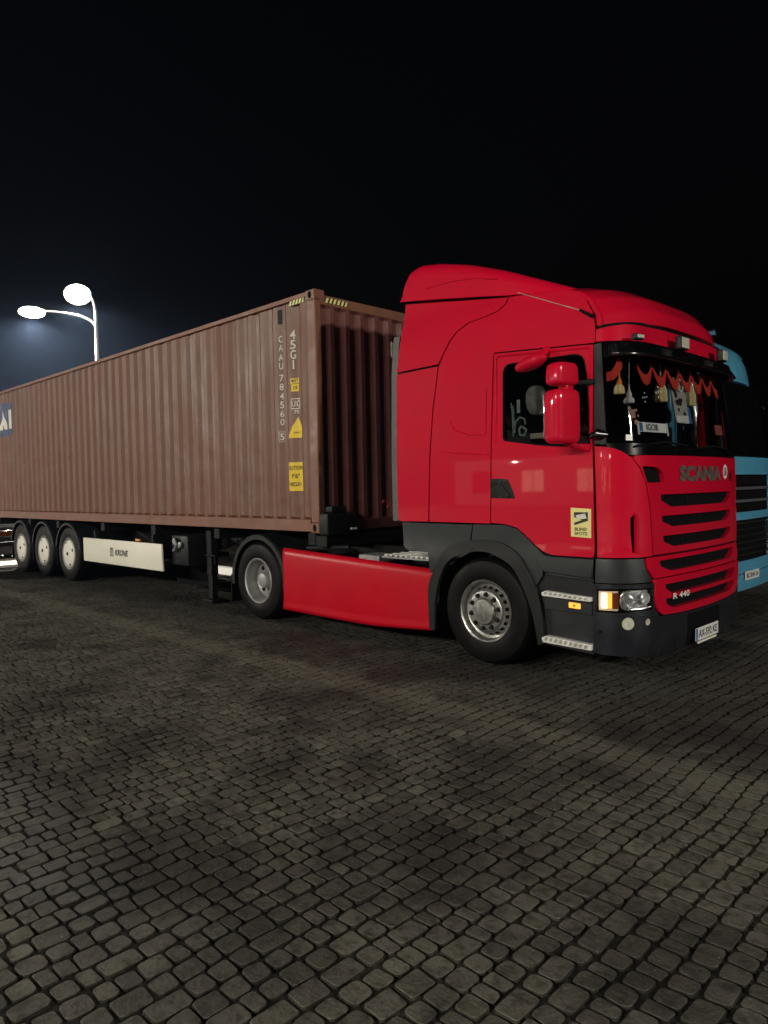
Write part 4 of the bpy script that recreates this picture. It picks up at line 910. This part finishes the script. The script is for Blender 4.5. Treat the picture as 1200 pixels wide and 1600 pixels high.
for zf, zr, z_ in ((0, 0, .742), (0, 0, .345)):
    b = nb(); h_ = .036 if z_ > .5 else .048; P = [(3.12, z_ + .010), (3.16, z_ + .030), (3.598, z_ + .010), (3.598, z_ + .010 - h_), (3.13, z_ + .018 - h_)]
    prism(b, P, -.095, .10); s_ = link('step_tread', b, tk, TREAD, bevel=.004)
    for k in range(9):
        x = 3.16 + k * .048; b = nb(); zz = z_ + .027 - (x - 3.16) * .0455
        b.faces.new([b.verts.new((x + a, -.097, zz + c)) for a, c in ((0, -.006), (.026, -.007), (.014, -h_ + .010), (-.010, -h_ + .011))]); link('tread_notch', b, s_, STEELW)
link('lower_step_apron', skin([(3.13, .325), (3.60, .305), (3.60, .27), (3.14, .29)], off=-.01, thick=.02), tk, GREYM)
mk_ = link('side_marker', skin(rnd([(3.382, .645), (3.382, .692), (3.488, .688), (3.488, .642)], .006), off=.014, thick=.014), tk, AMBERG, bevel=.003)
link('marker_emblem', skin(disc_pts(3.435, .667, .011, 10), off=.0155, thick=0), mk_, AMBER)
# front wheel arch
def cr_(P, n=5):
    out = []
    for i in range(len(P) - 1):
        p0, p1, p2, p3 = P[max(i - 1, 0)], P[i], P[i + 1], P[min(i + 2, len(P) - 1)]
        for j in range(n):
            t = j / n; out.append(tuple(.5 * (2 * b_ + (c - a) * t + (2 * a - 5 * b_ + 4 * c - d) * t * t + (3 * b_ - a - 3 * c + d) * t ** 3) for a, b_, c, d in zip(p0, p1, p2, p3)))
    return out + [P[-1]]
AO = [(1.790, .262), (1.783, .668), (1.86, .86), (1.97, 1.03), (2.103, 1.142), (2.395, 1.185), (2.633, 1.180), (2.845, 1.086), (2.985, .93), (3.085, .72), (3.125, .50), (3.135, .30)]
AI = [(1.860, .262), (1.870, .55), (1.921, .75), (2.01, .92), (2.141, 1.018), (2.393, 1.078), (2.594, 1.058), (2.801, .96), (2.929, .766), (3.020, .546), (3.075, .28)]
panel('wheel_arch', cr_(AO) + cr_(AI)[::-1], GREYM, tk, off=.022, thick=.05, bevel=.012)
sidep = [(1.405, 1.335), (1.425, 1.085), (1.50, 1.045), (1.775, 1.040), (1.80, .80), (1.86, .88), (1.97, 1.045), (2.103, 1.135), (2.30, 1.165), (2.33, 1.330)]
panel('fender_rear', sidep, GREYP, tk, off=.006, thick=.03)
panel('fender_front', [(2.338, 1.335), (2.312, 1.165), (2.395, 1.170), (2.633, 1.165), (2.845, 1.07), (2.985, .91), (3.05, .80), (3.12, .90), (3.125, 1.085), (3.03, 1.155), (2.918, 1.248), (2.83, 1.309), (2.70, 1.337)], GREYP, tk, off=.002, thick=.03)
b = nb()
n = 20
g = [[b.verts.new((XF + .60 * math.cos(math.radians(200 - 220 * k / n)), y, .51 + .575 * math.sin(math.radians(200 - 220 * k / n)))) for y in (-.02, .50)] for k in range(n + 1)]
for A_, B_ in zip(g, g[1:]): b.faces.new((A_[0], B_[0], B_[1], A_[1]))
il = link('inner_arch', b, tk, DARK); flip_copy(il)
for nm in ('wheel_arch', 'fender_rear', 'fender_front', 'step_panel', 'step_upper_shoulder', 'step_riser', 'step_tread'):
    for o_ in [o for o in tk.children if o.name.split('.')[0] == nm]: flip_copy(o_)
# red side skirt between the axles
def skirt(u, v):
    x = -.660 + u * 2.51; zt = .965 - .105 * max(0, (x + .66) / 2.5); zb = .205 - .012 * math.sin(PI * u) + .048 * max(0, u - .65) / .35
    z = zb + (zt - zb) * v; y = -.058 + .016 * (2 * abs(v - .52)) ** 3 + (.02 * ((v - .93) / .07) ** 2 if v > .93 else 0)
    if v < .06: y -= .012
    xx = x
    if u < .02: xx = x + .03 * math.sin(PI * v)
    if u > .98: xx = x + .045 * (v - .5) - .02 * math.sin(PI * v)
    return (xx, y, z)
sk = link('side_skirt', gridm(skirt, 40, 18), tk, RED_SKIRT, smooth=60); m_ = sk.modifiers.new('solid', 'SOLIDIFY'); m_.thickness = .02; m_.offset = 1
link('side_marker', rr_box(.935, 1.01, -.064, -.055, .700, .722, .002, 1), sk, AMBER)
link('skirt_top', bx(-.62, 1.82, -.02, .05, .845, .858), sk, GREYM)
flip_copy(sk)
# mirrors -----------------------------------------------------------
def pod(cx, cyy, z0, z1, w, d, top_in=.0, e=7.):
    """mirror shell: a superellipsoid, fuller at the front, flat where the glass sits"""
    def f(u, v):
        a = 2 * PI * u; t = PI * (v - .5); g = lambda c, k: math.copysign(abs(c) ** (2 / k), c)
        x = g(math.cos(t), e) * g(math.cos(a), 3.4) * d / 2; y = g(math.cos(t), e) * g(math.sin(a), 5.) * w / 2; z = g(math.sin(t), e)
        y *= 1 - top_in * (z + 1) / 2
        return (max(x, -d * .36), y, (z0 + z1) / 2 + z * (z1 - z0) / 2)
    b = gridm(f, 56, 44); bmesh.ops.remove_doubles(b, verts=b.verts[:], dist=1e-4); bmesh.ops.recalc_face_normals(b, faces=b.faces[:])
    b.transform(Matrix.Translation((cx, cyy, 0)) @ Matrix.Rotation(math.radians(-16), 4, 'Z')); return b
ma = link('main_mirror', pod(3.46, -.275, 2.035, 2.475, .285, .19, .04), tk, RED, smooth=60)
link('wide_mirror', pod(3.46, -.27, 2.505, 2.695, .275, .17, .14, 4.5), ma, RED, smooth=60)
link('mirror_neck', rr_box(3.42, 3.51, -.28, -.16, 2.43, 2.54, .02), ma, RED)
b = nb(); tube(b, [(3.47, -.20, 2.545), (3.52, -.10, 2.54), (3.60, -.02, 2.545)], [.024, .022, .028], 10); link('mirror_arm', b, ma, GREYM)
b = nb(); tube(b, [(3.46, -.22, 2.05), (3.49, -.12, 2.015), (3.55, -.03, 2.00)], [.03, .028, .04], 10); link('mirror_arm', b, ma, RED)
b = nb(); tube(b, [(3.60, -.02, 2.10), (3.66, -.06, 2.11), (3.70, .0, 2.10)], [.04, .045, .03], 10); link('mirror_bracket', b, tk, BLACK)
b = bx(-.008, .008, -.115, .115, 2.075, 2.44); b.transform(Matrix.Translation((3.385, -.275, 0)) @ Matrix.Rotation(math.radians(-16), 4, 'Z')); link('mirror_glass', b, ma, CHROME, bevel=.004)
flip_copy(ma)
b = nb(); bmesh.ops.create_uvsphere(b, u_segments=24, v_segments=12, radius=1)
for v in b.verts: v.co = V((v.co.x * .155 + .02 * v.co.z, v.co.y * .085, v.co.z * .068 + .026 * v.co.x))
b.transform(Matrix.Translation((3.09, -.16, 2.755))); km = link('kerb_mirror', b, tk, RED)
b = nb(); tube(b, [(3.15, -.14, 2.78), (3.16, -.06, 2.84), (3.15, .0, 2.88)], [.035, .03, .04], 10); link('mirror_arm', b, km, RED)
# coiled air hoses between cab and trailer
for j, (y, m_) in enumerate(((.95, mat('red_hose', (.3, .02, .02), .5)), (1.2, mat('yellow_hose', (.35, .25, .03), .5)), (1.45, DARK))):
    P = []
    for k in range(150):
        u = k / 149; a = u * 2 * PI * 14; P.append((1.35 - 1.25 * u, y + .035 * math.cos(a), 1.55 - .28 * math.sin(PI * u) + .035 * math.sin(a)))
    link('air_hose', tube(nb(), P, .007, 5), tk, m_)
# ---------------------------------------------------------- things in the cab
def ins(a, c, o=-.06): return V(S(a, c, o))
link('valance', skin([(3.76, 2.86), (2 * SM - 3.76, 2.86), (2 * SM - 3.76, 2.74), (3.76, 2.74)], off=-.035, thick=0), None, CURTD, label='black cloth valance behind the top of the red truck windscreen', cat='valance')
def scallop():
    lo = []; hi = []; s_ = 4.17
    N_ = 120; s1 = 5.95
    def f(t): u = ((t - 4.150) % .272) / .272; return abs(math.sin(PI * (u))) 
    for k in range(N_ + 1):
        t = s_ + (s1 - s_) * k / N_; q = f(t); hi.append((t, 2.615 + .125 * (1 - (1 - (1 - q)) ** .9) if False else 2.625 + .115 * (1 - q) ** 1.25)); lo.append((t, hi[-1][1] - .052 - .040 * q))
    return hi + lo[::-1]
sc = link('fringe_curtain', skin(scallop(), off=-.05, thick=.008, ds=.1, dz=.5), None, CURT, label='red scalloped fringe curtain across the truck windscreen', cat='curtain')
sw_ = [(3.74, 2.62), (3.80, 2.63), (3.85, 2.68), (3.885, 2.74), (3.925, 2.735), (3.93, 2.66), (3.88, 2.60), (3.82, 2.555), (3.74, 2.545)]
link('curtain_tie', skin(sw_, off=-.04, thick=.008, ds=.1, dz=.5), None, CURT, label='red curtain corner drawn up beside the windscreen pillar', cat='curtain')
def cone_rings(b, rows, c, n=14):
    rings = [[b.verts.new((c.x + r_ * math.cos(t), c.y + r_ * math.sin(t), z_)) for t in [2 * PI * k / n for k in range(n)]] for r_, z_ in rows]
    for A_, B_ in zip(rings, rings[1:]):
        for k in range(n): b.faces.new((A_[k], A_[(k + 1) % n], B_[(k + 1) % n], B_[k]))
    b.faces.new(rings[0]); b.faces.new(rings[-1][::-1]); bmesh.ops.recalc_face_normals(b, faces=b.faces[:]); return b
def broom(s_, z0, z1, zt, r_, label, m1, m2, cap=None):
    c = ins(s_, z1, -.10); t = root('hanging_tassel', (c.x, c.y, z0), label, 'ornament', 'ornaments hanging in the windscreen')
    link('tassel_head', cone_rings(nb(), [(.004, zt), (.010, z1 + .06), (r_ * .55, z1 + .03), (r_ * .6, z1)], c), t, m2)
    bm_ = nb(); n = 16
    rings = []
    for k, (rr_, zz) in enumerate(((r_ * .6, z1), (r_ * .95, z1 - (z1 - z0) * .35), (r_, z0 + .01), (r_ * .9, z0))):
        rings.append([bm_.verts.new((c.x + rr_ * (1 + .10 * (i % 2)) * math.cos(2 * PI * i / n), c.y + rr_ * (1 + .10 * (i % 2)) * math.sin(2 * PI * i / n), zz)) for i in range(n)])
    for A_, B_ in zip(rings, rings[1:]):
        for k in range(n): bm_.faces.new((A_[k], A_[(k + 1) % n], B_[(k + 1) % n], B_[k]))
    bm_.faces.new(rings[-1]); link('tassel_skirt', bm_, t, m1)
    link('cord', tube(nb(), [(c.x, c.y, zt), (c.x + .005, c.y, 2.80)], .003, 5), t, ORANGE if m2 is ORANGE else TASW)
    return t
broom(3.905, 2.445, 2.52, 2.67, .041, 'orange and yellow tassel hanging by the windscreen pillar', STRAW, ORANGE)
broom(4.04, 2.37, 2.42, 2.53, .040, 'white tassel hanging beside the orange and yellow one', TASW, TASW)
broom(4.64, 2.415, 2.57, 2.70, .054, 'straw coloured broom tassel hanging over the name plate', STRAW, STRAW)
broom(5.28, 2.42, 2.58, 2.70, .054, 'straw coloured broom tassel hanging beside the pale emblem banner', STRAW, STRAW)
bn = link('emblem_banner', skin(rnd([(4.80, 2.235), (5.09, 2.235), (5.10, 2.60), (5.05, 2.66), (4.90, 2.66), (4.80, 2.60)], .03), off=-.08, thick=.01), None, SILVER, label='pale grey emblem banner hanging in the middle of the windscreen', cat='banner')
bn_b = wl(bn)
link('banner_ring', tube(nb(), [V(S(4.97 + .06 * math.cos(t), 2.585 + .055 * math.sin(t), -.066)) for t in [2 * PI * k / 20 for k in range(21)]], .008, 6), bn, TASW)
for k in range(9):
    a = 4.86 + .19 * random.random(); c = 2.30 + .24 * random.random(); link('banner_print', skin(disc_pts(a, c, .018 + .02 * random.random(), 9), off=-.077, thick=0), bn, GREYM)
link('banner_foot', skin([(4.81, 2.24), (5.08, 2.24), (5.08, 2.31), (4.81, 2.30)], off=-.076, thick=0), bn, TASW)
link('blue_drape', skin([(5.13, 2.25), (5.30, 2.25), (5.27, 2.58), (5.19, 2.58)], off=-.13, thick=.02), None, SKYB, label='blue cloth hanging behind the broom tassels in the windscreen', cat='cloth')
nm_ = link('name_plate', skin(rnd([(4.035, 2.125), (4.50, 2.125), (4.50, 2.205), (4.035, 2.205)], .006), off=-.035, thick=.008), None, PLATEW, label='white name plate reading IGOR inside the windscreen', cat='name plate')
link('blue_band', skin([(4.04, 2.13), (4.10, 2.13), (4.10, 2.20), (4.04, 2.20)], off=-.0335, thick=0), nm_, SKYB)
o_ = skin_text('lettering', 'IGOR', 4.255, 2.166, .20, .056, BLKP, nm_, off=-.0325, bold=.02)
for a in (4.035, 4.50): link('plate_clip', skin([(a - .012, 2.10), (a + .012, 2.10), (a + .012, 2.21), (a - .012, 2.21)], off=-.030, thick=.006), nm_, TASW)
for a0, c0, k0, m_ in ((4.40, 2.475, .040, PLATEW), (4.16, 2.415, .034, TASW)):
    d = root('dot_sticker', S(a0, c0, -.02), 'five white dots on the windscreen beside the broom tassel' if k0 > .035 else 'five fainter white dots lower on the windscreen', 'sticker', 'dotted stickers on the windscreen')
    for dx, dz in ((0, 0), (1, .15), (-1, -.15), (.1, 1.1), (-.1, -1.1)): link('dot', skin(disc_pts(a0 + dx * k0, c0 + dz * k0, .011 if k0 > .035 else .008, 10), off=-.014, thick=0), d, m_)
dc = root('salmon_sticker', S(3.98, 2.25, -.02), 'salmon coloured ragged sticker above the name plate', 'sticker')
for a, c, w_, h_ in ((3.975, 2.27, .05, .07), (3.945, 2.315, .03, .03), (4.01, 2.30, .03, .022), (4.0, 2.20, .035, .04), (3.95, 2.225, .02, .03), (4.03, 2.255, .02, .02)): link('sticker_piece', skin(rnd([(a - w_ / 2, c - h_ / 2), (a + w_ / 2, c - h_ / 2), (a + w_ / 2, c + h_ / 2), (a - w_ / 2, c + h_ / 2)], .008), off=-.014, thick=0), dc, DECAL)
link('dash_card', skin([(5.60, 2.15), (5.82, 2.155), (5.82, 2.25), (5.60, 2.25)], off=-.03, thick=.004), None, CARD, label='reddish card standing at the far end of the windscreen', cat='card')
link('small_sticker', skin([(3.878, 2.050), (3.935, 2.047), (3.938, 2.095), (3.882, 2.097)], off=-.0, thick=.001), None, PLATEW, label='small white square sticker in the lower windscreen corner', cat='sticker')
# pale swirls, oval stand-in for a mask, and slate in the side window
def sp(pts, r_, m_, par, nm): return link(nm, tube(nb(), [V((a, .045, c)) for a, c in pts], r_, 6), par, m_)
sw2 = root('window_decal', (2.75, .045, 2.14), 'pale green swirling ornament in the rear corner of the door window', 'ornament')
sp([(2.735, 2.46), (2.745, 2.40), (2.75, 2.30), (2.755, 2.15)], .006, VINE, sw2, 'stem'); sp([(2.73, 2.42), (2.755, 2.43), (2.765, 2.37), (2.765, 2.25)], .005, VINE, sw2, 'stem')
sp([(2.77, 2.18), (2.78, 2.28), (2.83, 2.32), (2.88, 2.30), (2.89, 2.25)], .008, TASW, sw2, 'curl'); sp([(2.85, 2.24), (2.82, 2.21), (2.83, 2.16), (2.88, 2.15), (2.90, 2.20), (2.86, 2.23)], .012, VINE, sw2, 'curl')
link('sheen_patch', bx(2.800, 2.835, .04, .046, 2.36, 2.48), sw2, TASW)
link('oval_stand_in', pod(2.96, .12, 2.33, 2.60, .16, .14, -.25, 2.4), None, mat('pale_oval_cloth', (.50, .45, .40), .9, var=.35, scale=14), label='pale oval shape standing in for a mask behind the door window', cat='oval_stand_in')
link('rolled_paper', rr_box(2.93, 3.13, .05, .08, 2.115, 2.165, .008), None, mat('beige_paper', (.75, .62, .45), .7), label='beige roll lying along the sill inside the door window', cat='paper')
#@@BLUE
# ================================================================== blue truck beyond
bt = root('truck_tractor', (1.0, CY + 3.18, 0), 'light blue truck parked beyond the red one, mostly hidden', 'truck')
W2 = 2 * SM
def pb(n, pts, m, **k): return panel(n, pts, m, bt, surf=SB, **k)
pb('cab_side', [(1.5, 1.1), (3.6, 1.1), (3.6, 2.0), (3.6, 2.9), (1.5, 2.9)], BLUE, twin=True)
pb('hood_panel', [(3.61, 1.775), (W2 - 3.61, 1.775), (W2 - 3.61, 2.0), (3.61, 2.0)], BLUE, off=.01)
pb('windscreen', [(3.62, 2.01), (W2 - 3.62, 2.01), (W2 - 3.62, 2.96), (3.62, 2.96)], BLACK, off=-.01)
pb('grille_back', [(3.8, .60), (W2 - 3.8, .60), (W2 - 3.8, 1.77), (3.8, 1.77)], DARK, off=-.05, thick=0)
pb('corner_panel', rnd([(3.61, .9), (4.02, .9), (4.02, 1.765), (3.61, 1.765)], .03), BLUE, twin=True)
gl_ = mat('grey_grille_bar', (.13, .14, .16), .4, metal=.3)
for z_ in (1.60, 1.44): pb('grille_slat', [(4.03, z_ - .018), (W2 - 4.03, z_ - .018), (W2 - 4.03, z_ + .018), (4.03, z_ + .018)], gl_, off=.0)
for z_ in (1.70, 1.52, 1.36): pb('grille_slat', [(4.03, z_ - .05), (W2 - 4.03, z_ - .05), (W2 - 4.03, z_ + .04), (4.03, z_ + .04)], DARK, off=-.02)
fr = rnd([(4.03, .52), (W2 - 4.03, .52), (W2 - 4.03, 1.30), (4.03, 1.30)], .06); hi = rnd([(4.12, .68), (W2 - 4.12, .68), (W2 - 4.12, 1.20), (4.12, 1.20)], .08)
pb('grille_frame', fr, BLUE, holes=[hi], off=.012)
pb('chrome_strip', [(4.12, 1.145), (W2 - 4.12, 1.145), (W2 - 4.12, 1.165), (4.12, 1.165)], CHROME, off=-.01)
for k in range(5): pb('grille_bar', [(4.12, .74 + .08 * k), (W2 - 4.12, .74 + .08 * k), (W2 - 4.12, .76 + .08 * k), (4.12, .76 + .08 * k)], GREYM, off=-.02)
pb('bumper', [(3.61, .30), (W2 - 3.61, .30), (W2 - 3.61, .50), (W2 - 4.0, .51), (W2 - 4.0, .89), (W2 - 3.61, .89), (W2 - 3.612, .85), (W2 - 3.99, .85), (W2 - 3.99, .505), (3.99, .505), (3.99, .85), (3.612, .85), (3.61, .89), (4.0, .89), (4.0, .51), (3.61, .50)][0:4] + [(4.0, .51), (3.61, .50)], BLUE, off=.016)
for k in (0, 1):
    q = [(3.64, .55), (3.97, .55), (3.97, .84), (3.64, .84)]; pb('headlight', mir(q) if k else q, REFL, off=.0)
RP = [(1.0, 3.70), (1.6, 3.69), (2.2, 3.67), (2.6, 3.63), (2.80, 3.57), (2.95, 3.46), (3.02, 3.30), (3.05, 3.14), (3.06, 3.00)]
def broof(u, v):
    t = v * (len(RP) - 1); i = min(int(t), len(RP) - 2); f = t - i; x = RP[i][0] * (1 - f) + RP[i + 1][0] * f; z = RP[i][1] * (1 - f) + RP[i + 1][1] * f
    w = 2 * u - 1; hw = 1.20; k = abs(w) ** 4
    return (x - .12 * k * (z < 3.5) + .12 * (1 - w * w) * v, CY + 3.18 + hw * w, z - .10 * k * (1 - v) ** .5)
r_ = link('roof', gridm(broof, 30, 28), bt, BLUE, smooth=60)
for sy in (0, 1):
    b = nb(); pr = [V(broof(sy, v / 28)) for v in range(29)]; vs = [b.verts.new(p) for p in pr] + [b.verts.new((3.0, pr[0].y, 2.90)), b.verts.new((1.0, pr[0].y, 2.90))]; b.faces.new(vs); link('roof_side', b, bt, BLUE)
b = nb(); tube(b, [(2.75, 4.30, 3.66), (3.00, 4.30, 3.66)], [.03, .05], 12); link('air_horn', b, bt, CHROME)
tb = root('licence_plate', (3.4, CY + 3.18, .4), None, None, parent=bt); bxp = SB(SM, .48, .03)[0]
link('plate', rr_box(bxp - .004, bxp, CY + 3.18 - .26, CY + 3.18 + .26, .43, .54, .0018, 1), tb, PLATEW); plate_text('BC 8141 IA', 0, .42, .065, tb, bxp + .002, CY + 3.19, .486)
for y in (3.0, 5.75):
    s_ = link('mirror', rr_box(2.85, 3.0, y - .12 if y < 4 else y, y + .02 if y < 4 else y + .16, 2.1, 2.8, .04), bt, BLUE); 
for x_ in (1.85, -1.8):
    for y in (3.18 - .02, 3.18 + 2.15):
        w = root('wheel', (x_, y, .51), None, None, parent=bt); tyre(w, (x_, y, .51), .51, .3, .285); b = nb(); lathe_y(b, [(.29, 0), (.28, -.02), (.2, .05), (0, .02)], (x_, y, .51), 24); link('rim', b, w, STEELW)
link('chassis_rail', bx(-2.6, 2.9, 3.95, 4.05, .7, .98), bt, CHASSIS); link('chassis_rail', bx(-2.6, 2.9, 4.75, 4.85, .7, .98), bt, CHASSIS)
link('cab_back', bx(.85, .93, 3.22, 5.58, 1.1, 2.95), bt, BLUE, bevel=.01)
link('cab_floor', bx(.9, 3.0, 3.2, 5.6, 1.02, 1.1), bt, DARK)
b = nb(); tube(b, [(3.0, 5.62, 2.72), (3.12, 5.72, 2.76), (3.13, 5.75, 2.72)], .012, 6); link('mirror_arm', b, bt, CHROME)
#@@BACK
# ================================================================== far things seen under the trailer
def bollard(x, y, label, h=.80):
    t = root('bollard_light', (x, y, 0), label, 'bollard light', 'low lights beyond the trailer')
    link('post', tube(nb(), [(x, y, 0), (x, y, h - .1)], .05, 10), t, CHASSIS); link('light', tube(nb(), [(x, y, h - .1), (x, y, h)], .055, 10), t, emit('bollard_glow', (1, .92, .75), 4)); link('cap', tube(nb(), [(x, y, h), (x, y, h + .03)], .07, 10), t, CHASSIS)
bollard(-12.9, 9.2, 'short glowing bollard light seen under the container front', .72)
fb = root('flatbed_trailer', (-6, 4.6, 0), 'low dark empty flatbed trailer standing behind the container trailer', 'flatbed trailer')
link('bed', bx(-12.6, .4, 3.42, 5.8, .98, 1.16), fb, CHASSIS, bevel=.01); link('side_guard', bx(-8.4, -3.0, 3.42, 3.45, .40, .86), fb, GREYM); link('cross_member', bx(-8.0, -7.8, 3.45, 5.7, .3, .98), fb, CHASSIS)
for x in (-11.9, -10.6, -9.3):
    w = root('wheel', (x, 3.44, .5), None, None, parent=fb); tyre(w, (x, 3.44, .5), .5, .34, .285); link('rim', lathe_y(nb(), [(.29, 0), (.28, -.02), (.24, .05), (0, .08)], (x, 3.44, .5), 24), w, STEELW)
for x in (-2.6,): link('landing_leg', bx(x - .06, x + .06, 3.55, 3.67, .02, 1.0), fb, CHASSIS)
link('underbody', bx(-9.0, 0.2, 3.9, 5.3, .30, .98), fb, CHASSIS)
LAMPW = emit('weak_headlight', (1, .95, .85), 1.5)
pc = root('parked_van', (-16.2, .6, 0), 'dark grey van parked nose on behind the trailer', 'van')
CG = mat('dark_grey_car_paint', (.008, .008, .009), .9, spec=.1)
b = prism(nb(), rnd([(-18.4, .22), (-14.02, .12), (-13.95, .30), (-13.97, .80), (-14.25, 1.0), (-14.9, 1.10), (-15.5, 1.95), (-16.0, 2.1), (-18.4, 2.1)], .10), -.55, 1.25); link('body', b, pc, CG, bevel=.05, seg=3)
link('windscreen', mapbm(rect(1.5, .70), lambda a, c: (-15.17 - c * .8, .35 + a, 1.53 + c * 1.1)), pc, DARK)
link('bumper', rr_box(-14.02, -13.90, -.56, 1.26, .12, .42, .04), pc, GREYM); link('grille', bx(-13.955, -13.945, -.0, .7, .46, .60), pc, BLACK)
for y in (-.50, .82): link('headlight', rr_box(-14.0, -13.94, y + .06, y + .13, .70, .77, .02), pc, LAMPW)
for x in (-17.4, -14.9):
    for y in (-.58, 1.08): link('wheel', lathe_y(nb(), [(0, 0), (.2, 0), (.31, .0), (.33, .04), (.33, .2), (0, .2)], (x, y, .33), 20), pc, RUBBER)
# ================================================================== night air
hz = bx(-145, 145, -145, 145, -1.0, 11.2)
m, N, L, b_ = nodes_of('night_haze'); N.remove(b_); pvn = N.new('ShaderNodeVolumePrincipled'); pvn.inputs['Density'].default_value = HAZE; pvn.inputs['Color'].default_value = (.42, .60, 1.0, 1); pvn.inputs['Anisotropy'].default_value = .55
L.new(pvn.outputs[0], N['Material Output'].inputs['Volume'])
if HAZE: hzo = link('haze', hz, None, m, kind='stuff')
